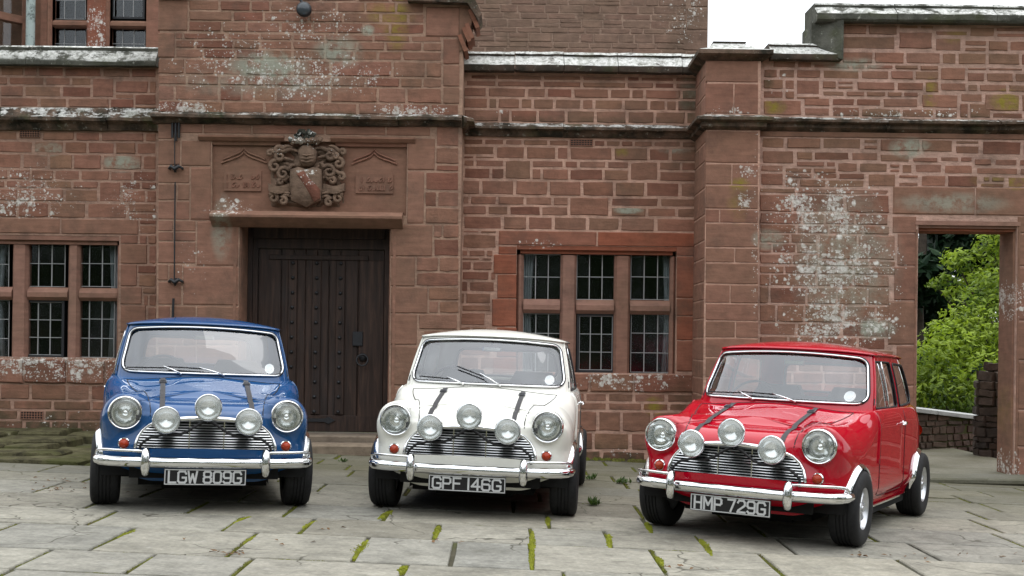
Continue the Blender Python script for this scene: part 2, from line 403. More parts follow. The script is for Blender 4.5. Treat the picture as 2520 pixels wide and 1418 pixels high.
def auto_rows(y0, y1, x0, x1, hmin, hmax, wmin, wmax, seed):
    r = random.Random(seed); rows = []; y = y0
    while y < y1 - hmin * .5:
        h = min(r.uniform(hmin, hmax), y1 - y)
        if y1 - (y + h) < hmin * .6: h = y1 - y
        xs = [x0]; x = x0
        while True:
            x += r.uniform(wmin, wmax)
            if x > x1 - wmin * .6: break
            xs.append(round(x))
        xs.append(x1)
        # some stones split in two thin ones
        ys = []
        for a, b in zip(xs[:-1], xs[1:]):
            if h > hmax * .7 and r.random() < .16:
                m = y + h * r.uniform(.4, .6); ys += [(y, m, [a, b]), (m, y + h, [a, b])]
            else: ys.append((y, y + h, [a, b]))
        rows += ys; y += h
    return rows
def wall_core(parent, x0, x1, z0, z1, Y, holes, mat, depth=.45, name='mortar_core'):
    xs = sorted({x0, x1, *[h[0] for h in holes], *[h[1] for h in holes]}); zs = sorted({z0, z1, *[h[2] for h in holes], *[h[3] for h in holes]})
    xs = [x for x in xs if x0 <= x <= x1]; zs = [z for z in zs if z0 <= z <= z1]
    inh = lambda x, z: any(h[0] < x < h[1] and h[2] < z < h[3] for h in holes)
    m = MB()
    for a, b in zip(xs[:-1], xs[1:]):
        for c, d_ in zip(zs[:-1], zs[1:]):
            if inh((a+b)/2, (c+d_)/2): continue
            m.add([(a,Y,c),(b,Y,c),(b,Y,d_),(a,Y,d_)], [(0,1,2,3)]); m.add([(a,Y+depth,c),(b,Y+depth,c),(b,Y+depth,d_),(a,Y+depth,d_)], [(3,2,1,0)])
    for h in list(holes) + [(x0, x1, z0, z1)]:
        a, b, c, d_ = max(h[0], x0), min(h[1], x1), max(h[2], z0), min(h[3], z1)
        q = [(a,c),(b,c),(b,d_),(a,d_)]
        for i in range(4):
            (xa, za), (xb, zb) = q[i], q[(i+1) % 4]
            m.add([(xa,Y,za),(xb,Y,zb),(xb,Y+depth,zb),(xa,Y+depth,za)], [(0,1,2,3)])
    return m.build(name, mat, parent)
def sweep(m, path, prof):                        # prof (out,z) carried along a plan polyline with mitred corners; out is to the right of travel -> towards viewer
    P = [Vector((a, b)) for a, b in path]; n = len(prof); k = len(P); V = []
    for i in range(k):
        d0 = (P[i] - P[i-1]).normalized() if i else None
        d1 = (P[i+1] - P[i]).normalized() if i < k-1 else None
        if d0 is None: d0 = d1
        if d1 is None: d1 = d0
        n0 = Vector((d0.y, -d0.x)); n1 = Vector((d1.y, -d1.x)); b = n0 + n1
        b = b / b.dot(n0) if b.length > 1e-6 else n0
        for (o_, z) in prof: V.append((P[i].x + b.x * o_, P[i].y + b.y * o_, z))
    F = []
    for i in range(k-1):
        for j in range(n):
            F.append((i*n+j, i*n+(j+1) % n, (i+1)*n+(j+1) % n, (i+1)*n+j))
    F += [tuple(range(n)), tuple(range((k-1)*n, k*n))]
    return m.add(V, F)
def moulding(parent, name, path, prof, mat, pieces=None):
    return sweep(MB(), path, prof).build(name, mat, parent, 40)
def run_stones(parent, name, x0, x1, Y, prof, mat, step, seed, gap=.006):   # a straight moulding made of separate stones
    r = random.Random(seed); x = x0
    while x < x1 - .05:
        e = min(x + step * r.uniform(.8, 1.25), x1)
        if x1 - e < step * .4: e = x1
        dz, dy = r.uniform(-.006, .006), r.uniform(-.008, .008)
        m = MB(); n = 6; p2 = [(Y - o_ + dy, z + dz) for o_, z in prof]; k = len(p2)
        for i in range(n + 1):
            xx = x + gap/2 + (e - x - gap) * i / n
            m.v += [(xx, a + r.uniform(-.005, .005), b + r.uniform(-.004, .004)) for a, b in p2]
        for i in range(n):
            m.f += [(i*k+j, i*k+(j+1) % k, (i+1)*k+(j+1) % k, (i+1)*k+j) for j in range(k)]
        m.f += [tuple(range(k)), tuple(range(n*k, (n+1)*k))]
        m.build(name, mat, parent, 35)
        x = e

# ---------------------------------------------------------------- mullioned windows
def light_window(parent, xs, y0, y1, Y, cols, rows, frame=None, seed=0):
    r = random.Random(seed)
    ym = (y0 + y1) / 2; x0, x1 = wx(xs[0], ym, Y), wx(xs[1], ym, Y); z0, z1 = wz((xs[0]+xs[1])/2, y1, Y), wz((xs[0]+xs[1])/2, y0, Y)
    win = MB()
    if frame:                                        # opening iron casement
        fw = .028
        for a, b, c, d_ in ((x0, x0+fw, z0, z1), (x1-fw, x1, z0, z1), (x0+fw, x1-fw, z0, z0+fw), (x0+fw, x1-fw, z1-fw, z1)): win.box(a, b, Y-.03, Y+.01, c, d_)
        win.build('casement_frame', M_iron, parent); x0 += fw; x1 -= fw; z0 += fw; z1 -= fw
    lm = MB(); cw = .0045
    for i in range(1, cols): x = x0 + (x1-x0)*i/cols; lm.box(x-cw, x+cw, Y-.008, Y+.006, z0, z1)
    for i in range(1, rows): z = z0 + (z1-z0)*i/rows; lm.box(x0, x1, Y-.0095, Y+.0045, z-cw*.8, z+cw*.8)
    for a, b, c, d_ in ((x0, x0+cw*1.4, z0, z1), (x1-cw*1.4, x1, z0, z1)): lm.box(a, b, Y-.007, Y+.007, c, d_)
    for a, b, c, d_ in ((x0+cw*1.4, x1-cw*1.4, z0, z0+cw*1.4), (x0+cw*1.4, x1-cw*1.4, z1-cw*1.4, z1)): lm.box(a, b, Y-.0065, Y+.0065, c, d_)
    lm.build('lead_grid', M_lead, parent)
    for i in range(cols):
        for j in range(rows):
            a, b = x0 + (x1-x0)*i/cols, x0 + (x1-x0)*(i+1)/cols; c, d_ = z0 + (z1-z0)*j/rows, z0 + (z1-z0)*(j+1)/rows
            o = MB().box(-.5, .5, -.0015, .0015, -.5, .5).build('pane', M_pane, parent)
            o.location = ((a+b)/2, Y, (c+d_)/2); o.scale = (b-a-.004, 1, d_-c-.004)
            o.rotation_euler = (r.uniform(-.012, .012), 0, r.uniform(-.014, .014))
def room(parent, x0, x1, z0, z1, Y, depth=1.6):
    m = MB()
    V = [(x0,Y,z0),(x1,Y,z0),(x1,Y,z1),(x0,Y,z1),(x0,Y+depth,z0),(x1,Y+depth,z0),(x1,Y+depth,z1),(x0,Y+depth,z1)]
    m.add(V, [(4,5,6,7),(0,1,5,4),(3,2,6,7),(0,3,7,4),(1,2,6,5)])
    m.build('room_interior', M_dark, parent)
def mullion(parent, x0, x1, z0, z1, Y, dep=.13, ch=.028, name='mullion', mat=None):
    m = MB().prismz([(x0+ch, Y), (x1-ch, Y), (x1, Y+ch*1.6), (x1, Y+dep), (x0, Y+dep), (x0, Y+ch*1.6)], z0, z1)
    return m.build(name, mat or M_mull, parent)
def transom(parent, x0, x1, z0, z1, Y, dep=.13):
    h = z1 - z0
    m = MB().prism([(Y+dep, z0), (Y+.04, z0), (Y+.003, z0+h*.25), (Y+.003, z0+h*.6), (Y+.055, z1), (Y+dep, z1)], x0, x1)
    return m.build('transom', M_mull, parent)

def curtain(name, xs, y0, y1, Y, label, grp=None):
    ym = (y0+y1)/2; m = MB(); n = 18
    xa, xb = wx(xs[0], ym, Y), wx(xs[1], ym, Y); za, zb = wz(xs[0], y1, Y), wz(xs[0], y0, Y)
    for i in range(n+1):
        x = xa + (xb-xa)*i/n; y = Y + .03*sin(i*1.5)
        for k in range(5):
            z = za + (zb-za)*k/4; sh = .03*(1-abs(k-2)/2)*(1 if xs[1] > xs[0] else -1)
            m.v.append((x - sh*(i/n), y + .008*sin(k*2+i), z))
    for i in range(n):
        for k in range(4): a = i*5+k; m.f.append((a, a+5, a+6, a+1))
    o = m.build(name, M_curtain, None, 180, label=label, cat='curtain', group=grp)
    s = o.modifiers.new('s', 'SOLIDIFY'); s.thickness = .004
    return o
M_curtain = plain('curtain_cloth', (.50,.51,.53), .9, 0, .2, .1, 12)

# ================================================================ LEFT WING
def W(px, py, Y): return wx(px, py, Y), wz(px, py, Y)
left = empty('house_wing', (wx(190,1080,YA), YA, gz(-5)), label='red sandstone house wing at far left with lichen speckled stones and mullioned window', cat='house wing')
def keep(o_or_parent): return o_or_parent
# children are written in world coordinates: undo the empty's own offset
def settle(root):
    bpy.context.view_layer.update()
    inv = Matrix.Translation(root.location).inverted()
    for c in root.children:
        c.matrix_parent_inverse = inv
xl0, xl1 = wx(-470, 600, YA), wx(387, 600, YA)
hl = (wx(-110, 700, YA), wx(292, 700, YA), wz(150, 880, YA), wz(150, 580, YA))
wall_core(left, xl0, xl1, -.4, wz(190, 150, YA), YA, [hl], M_mo_l, .3)
rowsL = [
 (166,190,[-60,0,59,93,158,251,322,386]), (190,212,[-40,21,110,175,226]), (190,241,[226,282]), (196,229,[282,367,386]), (212,241,[-50,0,59,152,226]),
 (229,243,[282,331]), (229,258,[331,386]), (241,266,[-30,0,96,166,271,331]), (258,266,[331,386]),
 (324,348,[-50,45]), (324,348,[103,185,247,357,386]), (348,379,[-20,82,158,216,283,336,386]), (379,418,[-40,55,120,180,251,351,386]),
 (418,445,[-60,21,75,133,197,271,326,386]), (445,465,[-50,14,45,111,178,243]), (445,498,[243,299]), (445,465,[299,347,386]), (465,498,[-40,45,79,159,243]), (465,498,[299,360,386]),
 (498,538,[-60,44,121,213,314]), (498,522,[314,386]), (522,538,[314,386]),
 (538,551,[342,386]), (551,575,[342,386]), (575,600,[342,363,386]), (600,650,[365,386]), (650,672,[338,386]), (672,705,[340,386]), (705,722,[350,386]), (722,752,[352,366,386]), (752,790,[362,386]),
 (790,815,[345,386]), (815,850,[352,386]), (850,885,[342,386]),
 (946,986,[-80,0,75,165,222,300,386]), (986,1010,[-60,30,130,225,310,386]), (1010,1036,[-70,46]), (1010,1036,[110,165,262,330,386]), (1036,1072,[-50,60,125,195,290,386]), (1072,1110,[-60,50,150,240,330,386])]
bands(left, YA, 190, rowsL, M_left, .023)
bands(left, YA, -250, auto_rows(166, 266, -470, -62, 22, 34, 50, 100, 51) + auto_rows(324, 538, -470, -62, 24, 42, 50, 100, 52) + auto_rows(538, 1110, -470, -112, 28, 46, 55, 110, 53), M_left, .023)
# window surround: long lintel stone, jamb stones, mossy sill stones
bands(left, YA, 150, [(538,576,[-110,150,342])], M_ash, .012, 'a', .004, 'lintel')
bands(left, YA, 300, [(578,600,[296,340]), (600,650,[296,363]), (650,705,[296,338]), (705,750,[296,350]), (750,820,[296,360]), (820,885,[296,340])], M_ash, .012, 'a', .003, 'jamb_stone')
bands(left, YA, 190, [(884,945,[-110,60,165,260,386])], M_left, .014, 'r', .02, 'sill_stone')
z0, z1 = hl[2], hl[3]
fr = MB()
for i, ins in enumerate((0., .035)):                       # stepped head moulding
    fr.box(hl[0], hl[1] - ins, YA + .004 + i*.035, YA + .12, z1 - .05 - i*.045, z1 - i*.045 - .002*i)
fr.build('head_moulding', M_mull, left)
mullion(left, wx(284,700,YA), hl[1] + .002, z0, z1 - .1, YA + .045, .1, .03, 'jamb', M_mull)
mullion(left, wx(161,700,YA), wx(190,700,YA), z0, z1 - .1, YA + .05)
mullion(left, wx(23,700,YA), wx(62,700,YA), z0, z1 - .1, YA + .05)
for a, b in ((-110, 23), (62, 161), (190, 284)): transom(left, wx(a,720,YA), wx(b,720,YA), wz(150,739,YA), wz(150,707,YA), YA + .05)
YG = YA + .14
light_window(left, (-75, 23), 592, 708, YG, 3, 2, seed=1); light_window(left, (63, 161), 592, 706, YG, 3, 2, seed=2); light_window(left, (189, 284), 592, 706, YG, 3, 2, seed=3)
light_window(left, (-75, 23), 738, 880, YG, 3, 3, seed=4); light_window(left, (58, 160), 738, 880, YG, 3, 3, True, 5); light_window(left, (189, 282), 738, 880, YG, 3, 3, seed=6)
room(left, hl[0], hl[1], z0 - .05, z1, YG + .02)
zs = lambda y: wz(190, y, YA)
run_stones(left, 'string_stone', xl0, xl1, YA, [(-.05, zs(262)), (.012, zs(266)), (.09, zs(289)), (.125, zs(293)), (.125, zs(301)), (.07, zs(307)), (.055, zs(313)), (.03, zs(322)), (-.05, zs(323))], M_str, 1.1, 3)
run_stones(left, 'coping_stone', xl0, xl1 - .01, YA, [(-.4, zs(166)), (.10, zs(166)), (.11, zs(158)), (.10, zs(151)), (.02, zs(127)), (.03, zs(120)), (.0, zs(115)), (-.4, zs(113))], M_cop2, 1.25, 4)
def vent(parent, x0, x1, y0, y1, Y):
    a, b = wx(x0, y0, Y), wx(x1, y0, Y); c, d_ = wz((x0+x1)/2, y1, Y), wz((x0+x1)/2, y0, Y)
    back = MB().box(a, b, Y - .002, Y + .02, c, d_).build('air_vent', M_iron, parent)
    m = MB(); n = 8
    for i in range(n+1): x = a + (b-a)*i/n; m.box(x-.0035, x+.0035, Y-.016, Y-.003, c, d_)
    for i in range(4): z = c + (d_-c)*i/3; m.box(a-.006, b+.006, Y-.0175, Y-.0035, z-.0035, z+.0035)
    g = m.build('vent_grid', M_ash, parent)
vent(left, 50, 98, 322, 338, YA); vent(left, 52, 106, 1013, 1031, YA)
# side return towards the porch is closed by the porch itself

# ================================================================ PORCH
porch = empty('entrance_porch', (wx(757,1090,YP), YP, gz(-2)), label='projecting sandstone entrance porch with carved panel over a studded oak door', cat='porch')
xp0, xp1 = wx(386, 700, YP), wx(1132, 700, YP)
dx0, dx1 = wx(588, 700, YP), wx(960, 700, YP); dzt = wz(770, 552, YP)
px0, px1, pz0, pz1 = wx(521, 430, YP), wx(1001, 430, YP), wz(760, 528, YP), wz(760, 348, YP)
wall_core(porch, xp0, xp1, -.4, wz(757, -90, YP), YP, [(dx0, dx1, -1, dzt), (px0, px1, pz0, pz1)], M_mo_p, YA - YP)
bands(porch, YP, 757, [
 (-45,-22,[388,470,560,650,740,850,930,1010,1130]), (-22,3,[388,440,520,610,700,790,880,960,1050,1130]),
 (3,30,[463,541,617,665,745,830,900,975,1045]), (30,55,[463,573,650,760,845,937,1005,1045]), (55,82,[463,546,607,690,770,830,895,960,1045]),
 (84,101,[431,450,558,640,720,800,920,1010,1088]), (101,123,[431,480,575,640,720,800,880,948,1040,1088]), (123,147,[431,500,580,650,720,800,870,930,990,1088]),
 (148,188,[388,455,530,605,720,815,965,1048,1088]), (188,213,[388,460,540,608,650,680,750,815,900,985,1040,1088]), (213,252,[388,430,541,595,625,678,813,930,1000,1088]), (252,282,[388,450,550,650,770,880,990,1060,1130])], M_porch, .020)
bands(porch, YP, 757, [(3,82,[388,463]), (84,148,[388,431]), (12,88,[1047,1132]), (90,155,[1090,1132]), (155,210,[1090,1132]), (210,252,[1090,1132])], M_ash, .014, 'a', .004, 'quoin')
bands(porch, YP, 757, [(308,332,[388,500,620,800,950,1060])], M_ash, .012, 'a', 0, 'frieze_stone')
bands(porch, YP, 430, [
 (308,344,[388,425]), (344,408,[388,445]), (408,452,[388,468]), (452,494,[388,436,468]), (494,542,[388,432,468]), (542,570,[388,427,483]), (570,594,[428,483]), (570,594,[388,427]), (594,650,[388,483]), (650,692,[388,415,450]), (692,752,[388,448]), (752,800,[388,420,483]), (800,850,[388,450,483]), (850,900,[388,430,483]), (900,955,[388,483]), (955,1010,[388,440,483]), (1010,1060,[388,483]), (1060,1110,[388,450,483])], M_ash, .016, 'a', 0)
bands(porch, YP, 1080, [
 (310,362,[1072,1131]), (362,405,[1072,1131]), (405,422,[1072,1131]), (422,470,[1045,1131]), (470,510,[1045,1075,1131]), (510,552,[1044,1131]), (552,587,[1066,1089,1131]), (587,632,[1066,1131]),
 (632,670,[1023,1080,1131]), (670,706,[1023,1131]), (706,740,[1054,1131]), (740,772,[1054,1080,1131]), (772,812,[1028,1128]), (812,850,[1040,1090,1128]), (850,900,[1028,1128]), (900,945,[1028,1070,1128]), (945,1000,[1028,1128]), (1000,1050,[1028,1080,1126]), (1050,1112,[1028,1126])], M_porch, .022)
jb = [(346,410,[446,520]), (410,543,[469,520])]
bands(porch, YP, 500, jb + [(543,655,[484,588]), (655,752,[450,588]), (752,850,[484,588]), (850,955,[484,588]), (955,1110,[484,588])], M_ash, .010, 'a', .002, 'jamb_stone')
bands(porch, YP, 1000, [(340,420,[1002,1071]), (420,552,[1002,1044]), (552,632,[961,1065]), (632,706,[961,1022]), (706,772,[961,1053]), (772,850,[961,1027]), (850,950,[961,1027]), (950,1110,[961,1027])], M_ash, .010, 'a', .002, 'jamb_stone')
# moulded reveal round the door
for a, b, k in ((dx0, dx0 + .05, 1), (dx1 - .05, dx1, -1)):
    mo = MB()
    if k == 1: prof = [(dx0 - .06, YP - .013), (dx0 - .03, YP - .013), (dx0 - .02, YP + .03), (dx0 + .012, YP + .03), (dx0 + .02, YP + .08), (dx0 + .02, YP + .34), (dx0 - .06, YP + .34)]
    else: prof = [(dx1 + .06, YP - .013), (dx1 + .03, YP - .013), (dx1 + .02, YP + .03), (dx1 - .012, YP + .03), (dx1 - .02, YP + .08), (dx1 - .02, YP + .34), (dx1 + .06, YP + .34)]
    mo.prismz(prof, -.3, dzt).build('reveal_moulding', M_ash, porch)
# carved panel
YQ = YP + .055
panel = MB().box(px0, px1, YQ, YQ + .2, pz0, pz1).build('carved_panel', M_ash, porch)
hz = wz(757, 337, YP)
sweep(MB(), [(wx(490,340,YP), YP), (wx(700,340,YP), YP)], [(-.02, hz - .055), (.02, hz - .055), (.055, hz - .02), (.055, hz), (-.02, hz + .01)]).build('hood_moulding', M_ash, porch)
sweep(MB(), [(wx(815,343,YP), YP), (wx(1022,343,YP), YP)], [(-.02, hz - .055), (.02, hz - .055), (.055, hz - .02), (.055, hz), (-.02, hz + .01)]).build('hood_moulding', M_ash, porch)
for a, b in ((521, 690), (825, 1001)): MB().prism([(YP + .05, pz1 - .045), (YP + .02, pz1 - .045), (YP + .004, pz1), (YP + .06, pz1)], wx(a, 348, YP), wx(b, 348, YP)).build('panel_edge', M_ash, porch)
zl0, zl1 = wz(757, 556, YP), wz(757, 522, YP)
MB().prism([(YP + .06, zl0 - .02), (YP - .02, zl0 - .02), (YP - .14, zl0 + .06), (YP - .155, zl0 + .075), (YP - .155, zl1 - .05), (YP - .06, zl1), (YP + .06, zl1 + .01)], wx(523, 535, YP), wx(992, 535, YP)).build('lintel_slab', M_ash, porch, 30)
# string course and stepped kneeler of the gable
zs = lambda y: wz(757, y, YP)
sp = [(-.05, zs(278)), (.012, zs(280)), (.09, zs(287)), (.13, zs(290)), (.13, zs(297)), (.07, zs(300)), (.06, zs(304)), (.03, zs(309)), (-.05, zs(310))]
run_stones(porch, 'string_stone', xp0 - .06, xp1, YP, sp, M_str, 1.2, 5)
sweep(MB(), [(xp1 - .001, YP), (xp1 + .001, YP + .001), (xp1 + .002, YA + .04)], sp).build('string_return', M_str, porch, 40)
kz = lambda y: wz(1120, y, YP)
MB().prismy([(wx(1131,60,YP), kz(128)), (wx(1142,60,YP), kz(120)), (wx(1150,60,YP), kz(88)), (wx(1160,60,YP), kz(60)), (wx(1166,60,YP), kz(16)), (wx(1131,60,YP), kz(12))], YP - .01, YA).build('kneeler', M_ash, porch)
for (xa, ya, xb, yb) in ((1131,88,1147,128), (1141,70,1156,104), (1148,60,1163,96), (1156,25,1176,70)):
    a, b = Vector((wx(xa,ya,YP), YP - .03, kz(ya))), Vector((wx(xb,yb,YP), YP - .03, kz(yb)))
    dd = (b - a).normalized(); nn = Vector((dd.z, 0, -dd.x)) * .022
    MB().prismy([(a.x-nn.x, a.z-nn.z), (b.x-nn.x, b.z-nn.z), (b.x+nn.x, b.z+nn.z), (a.x+nn.x, a.z+nn.z)], YP - .05, YP + .35).build('corbel_fillet', M_red, porch)
MB().prismy([(wx(1005,5,YP), kz(10)), (wx(1152,5,YP), kz(14)), (wx(1176,30,YP), kz(52)), (wx(1186,30,YP), kz(40)), (wx(1165,5,YP), kz(-6)), (wx(1005,5,YP), kz(-8))], YP - .12, YA).build('gable_coping', M_str, porch)
MB().prismy([(wx(385,5,YP), kz(4)), (wx(470,5,YP), kz(4)), (wx(470,5,YP), kz(-14)), (wx(385,5,YP), kz(-14))], YP - .07, YP + .1).build('gable_coping', M_str, porch)

# ---- coat of arms (relief)
def CP(px, py, out=0.): return (wx(px, py, YQ), YQ - out, wz(px, py, YQ))
def curl(cx, cy, r0, turns, a0, dirn, wid=.022, out=.06, tail=None):
    pts = []; rad = []
    n = int(18 * turns) + 2
    for i in range(n):
        f = i / (n - 1); a = radians(a0) + dirn * 2*pi*turns*f; r = r0 * (1 - .78 * f)
        pts.append(CP(cx + r*cos(a), cy - r*sin(a), out + .03*f)); rad.append(wid * (1 - .45*f))
    if tail:
        t0 = [CP(tail[0] + (cx + r0*cos(radians(a0)) - tail[0]) * k/5, tail[1] + (cy - r0*sin(radians(a0)) - tail[1]) * k/5 - 5*sin(pi*k/5), out) for k in range(5)]
        pts = t0 + pts; rad = [wid * (.5 + .1*k) for k in range(5)] + rad
    MB().tube(pts, rad, 7).build('mantling_scroll', M_carve, porch, 60)
gm = MB(); NXm, NYm = 74, 62
for i in range(NXm+1):
    for j in range(NYm+1):
        u, v = -1+2*i/NXm, -1+2*j/NYm
        edge = 1 - max(abs(u)**2.2, abs(v)**2.6) ; sc_ = .5+.5*sin(9*u+3.2*sin(5*v+abs(u)*4)); sc2 = .5+.5*sin(13*abs(u)-8*v+2*sin(7*abs(u)))
        hgt = max(0, min(1, edge*3)) * (.010 + .036*sc_*sc_ + .026*sc2) if (sc_+sc2 > .55 or edge > .8) else .004
        gm.v.append(CP(757+92*u, 436+76*v, -.006+hgt))
for i in range(NXm):
    for j in range(NYm): q_ = i*(NYm+1)+j; gm.f.append((q_, q_+NYm+1, q_+NYm+2, q_+1))
M_carve = stone_mat('carved_stone', [(.178,.118,.084), (.195,.128,.090)], [pat(745,352,60,22,YP,.9), pat(700,375,40,14,YP,.5), pat(820,380,40,14,YP,.45), pat(756,425,46,12,YP,.7)], tint=.3, rel=.8)
M_carver = stone_mat('painted_carving', [(.16,.062,.042), (.17,.07,.048)], [pat(770,440,40,26,YP,.8)], tint=.3, rel=.8)
gm.build('mantling', M_carve, porch, 60)
mant = [(693,388,14,1.2,60,1,(735,375)), (680,412,15,1.1,90,1,(725,398)), (700,430,16,1.2,40,1,(728,410)), (688,372,10,1.,20,1,(722,366)), (676,490,13,1.2,150,-1,(716,478)), (700,497,10,1.1,120,-1,(718,486)), (695,450,9,1.,30,1,(715,440)),
        (815,385,15,1.2,120,-1,(775,370)), (836,405,13,1.1,90,-1,(785,390)), (812,425,17,1.2,140,-1,(788,405)), (828,388,9,1.,160,-1,(798,372)), (835,490,13,1.2,30,1,(795,478)), (812,500,10,1.1,60,1,(795,488)), (820,448,10,1.,150,-1,(798,440)), (842,438,10,1.,120,-1,(806,420)), (668,380,8,1.,10,1,(700,362)), (846,378,8,1.,170,-1,(812,362))]
for (a, b, c, t_, s_, d_, tl) in mant: curl(a, b, c, t_, s_, d_, .026, .065, tl)
def dome(pts, cx, cy, out0, out1, name, mat, rings=5):
    m = MB(); n = len(pts)
    for k in range(rings + 1):
        f = 1 - k / rings * .92; o_ = out0 + (out1 - out0) * sqrt(max(0, 1 - f*f))
        m.v += [CP(cx + (x-cx)*f, cy + (y-cy)*f, o_) for x, y in pts]
    m.v = [CP(x, y, -.01) for x, y in pts] + m.v
    for k in range(rings + 1): m.f += [(k*n+i, k*n+(i+1) % n, (k+1)*n+(i+1) % n, (k+1)*n+i) for i in range(n)]
    m.f.append(tuple(range((rings+1)*n, (rings+2)*n)))
    return m.build(name, mat, porch, 50)
sh = [(718,420),(738,414),(757,420),(776,414),(794,420),(795,455),(792,495),(775,503),(757,513),(739,503),(720,495),(717,455)]
dome(sh, 756, 462, .10, .15, 'shield', M_carve)
dome([(735,432),(752,424),(792,470),(792,492),(778,500)], 768, 465, .14, .165, 'shield_bend', M_carver, 3)
dome([(736,372),(748,358),(768,358),(782,374),(780,398),(768,412),(748,412),(738,398)], 759, 385, .08, .14, 'helmet', M_carve)
for k_ in range(3): MB().tube([CP(744 + 1*k_, 384 + 8*k_, .115), CP(759, 388 + 8*k_, .150), CP(776 - k_, 384 + 8*k_, .115)], .010, 6).build('visor_bar', M_carve, porch, 60)
tor = MB()
for i in range(7): tor.tube([CP(722 + i*10, 358 - (i % 2)*3, .10), CP(730 + i*10, 350, .13), CP(734 + i*10, 343, .10)], [.02, .03, .02], 7)
tor.build('wreath', M_carve, porch, 60)
cr = MB()
rr = random.Random(3)
for i in range(16):
    a, b = 722 + rr.random()*58, 334 + rr.random()*22
    cr.tube([CP(a, b, .06), CP(a + rr.uniform(-6,6), b - rr.uniform(3,9), .14), CP(a + rr.uniform(-9,9), b + rr.uniform(-6,3), .1)], [.024, .03, .012], 6)
cr.build('crest_figure', M_cop2, porch, 60)
for s_, xs_ in ((1, (664, 690, 718)), (-1, (850, 824, 796))):
    m = MB()
    for i in range(13):
        f = i/12; x = xs_[0] + (xs_[2]-xs_[0])*f; y = 462 + 6*sin(f*pi*1.3) + 5*f
        m.v += [CP(x, y - 9, .09 + .03*sin(f*pi*1.5)), CP(x, y + 10, .09 + .03*sin(f*pi*1.5)), CP(x, y + 10, .0), CP(x, y - 9, .0)]
    for i in range(12):
        for k in range(4): m.f.append((i*4+k, i*4+(k+1) % 4, i*4+4+(k+1) % 4, i*4+4+k))
    m.f += [(0,1,2,3), (48,49,50,51)]
    m.build('motto_ribbon', M_carve, porch, 40)
# inscription tablets with worn, unreadable raised marks, and ogee mouldings
for (xa, xb, ya, yb, sd) in ((553, 644, 421, 470, 1), (876, 968, 429, 476, 2)):
    MB().box(wx(xa,ya,YQ), wx(xb,ya,YQ), YQ - .018, YQ + .01, wz(xa,yb,YQ), wz(xa,ya,YQ)).build('inscription_tablet', M_ash, porch)
    m = MB(); r = random.Random(sd)
    for row in range(2):
        x = xa + 7
        while x < xb - 8:
            yy = ya + 8 + row*20
            if r.random() < .5: m.tube([CP(x, yy, .024), CP(x, yy + 13, .024)], .007, 5)
            if r.random() < .75:
                c = [CP(x + 5 + 4*cos(k*.7 + r.random()), yy + 6.5 + 6*sin(k*.7), .024) for k in range(r.randint(4, 8))]; m.tube(c, .0065, 5)
            x += r.uniform(8, 12)
    m.build('worn_lettering', M_ash, porch, 60, kind='stuff')
for xc_, yb_ in ((601, 402), (921, 405)):
    m = MB()
    for dy in (0, 9):
        pts = []
        for i in range(25):
            f = i/12 - 1; k = abs(f); y = yb_ - 15*(1 - k**1.6) - 13*math.exp(-k*7) - dy
            pts.append(CP(xc_ + f*(56 - dy*.5), y, .008))
        m.tube(pts, .011, 6)
    m.build('ogee_moulding', M_ash, porch, 60)
settle(porch); settle(left)

# ================================================================ DOOR (oak) and steps
YD = YP + .36
door = empty('oak_door', (wx(780,1062,YD), YD, wz(780,1062,YD)), label='dark studded oak door with ring handle set deep in the porch', cat='door')
D = lambda px, py: (wx(px, py, YD), wz(770, py, YD))
zb, zt = D(770,1066)[1], D(770,548)[1]
fx0, fx1 = dx0 + .022, dx1 - .022
lx0, lx1 = D(633,800)[0], D(945,800)[0]
fm = MB()
fm.box(fx0, lx0 - .055, YD - .03, YD + .12, zb, zt); fm.box(lx0 - .053, lx0 - .002, YD - .005, YD + .12, zb, zt)
fm.box(lx1 + .002, fx1, YD - .03, YD + .12, zb, zt)
fm.box(lx0 - .05, lx1, YD - .06, YD + .12, D(770,588)[1], zt); fm.box(lx0, lx1, YD - .012, YD + .12, D(770,612)[1], D(770,588)[1] - .002)
fm.build('door_frame', M_oak, door)
edges = [633, 690, 722, 750, 779, 808, 836, 880, 945]
ztop = D(770,613)[1]
for a, b in zip(edges[:-1], edges[1:]):
    MB().bbox(D(a,800)[0] + .002, D(b,800)[0] - .002, YD + .018, YD + .07, zb + .015, ztop, .008).build('plank', M_oak, door)
MB().bbox(D(660,800)[0], D(905,800)[0], YD + .002, YD + .0175, D(770,640)[1], D(770,628)[1], .005).build('top_rail', M_oak, door)
MB().bbox(lx0, lx1 - .05, YD + .002, YD + .0175, D(770,1062)[1], D(770,1022)[1], .005).build('bottom_rail', M_oak, door)
for xc_ in (719, 778, 837):
    bt = MB().bbox(D(xc_-11,800)[0], D(xc_+11,800)[0], YD - .006, YD + .0165, D(770,1020)[1], D(770,641)[1], .006).build('batten', M_oak, door)
    for k in range(11):
        c = (D(xc_ + .5 - k*.25,800)[0], YD - .006, D(770,648 + k*36.5)[1])
        MB().lathe([(.021, 0), (.019, -.010), (.011, -.019), (.001, -.022)], c, 'y', 10).build('stud', M_iron, door, 60)
MB().bbox(D(883,800)[0], lx1 - .004, YD + .003, YD + .0175, zb + .02, D(770,640)[1], .006).build('lock_stile', M_oak, door)
hc = Vector((D(893,878)[0], YD - .02, D(893,878)[1]))
MB().lathe([(.045, .022), (.045, .005), (.03, -.01), (.001, -.014)], hc, 'y', 16).build('handle_plate', M_iron, door, 50)
MB().tube([(hc.x + .062*sin(2*pi*i/24), hc.y - .028 - .01*(1-cos(2*pi*i/24)), hc.z - .03 + .062*cos(2*pi*i/24)) for i in range(24)], .009, 8, True).build('ring_handle', M_iron, door, 60)
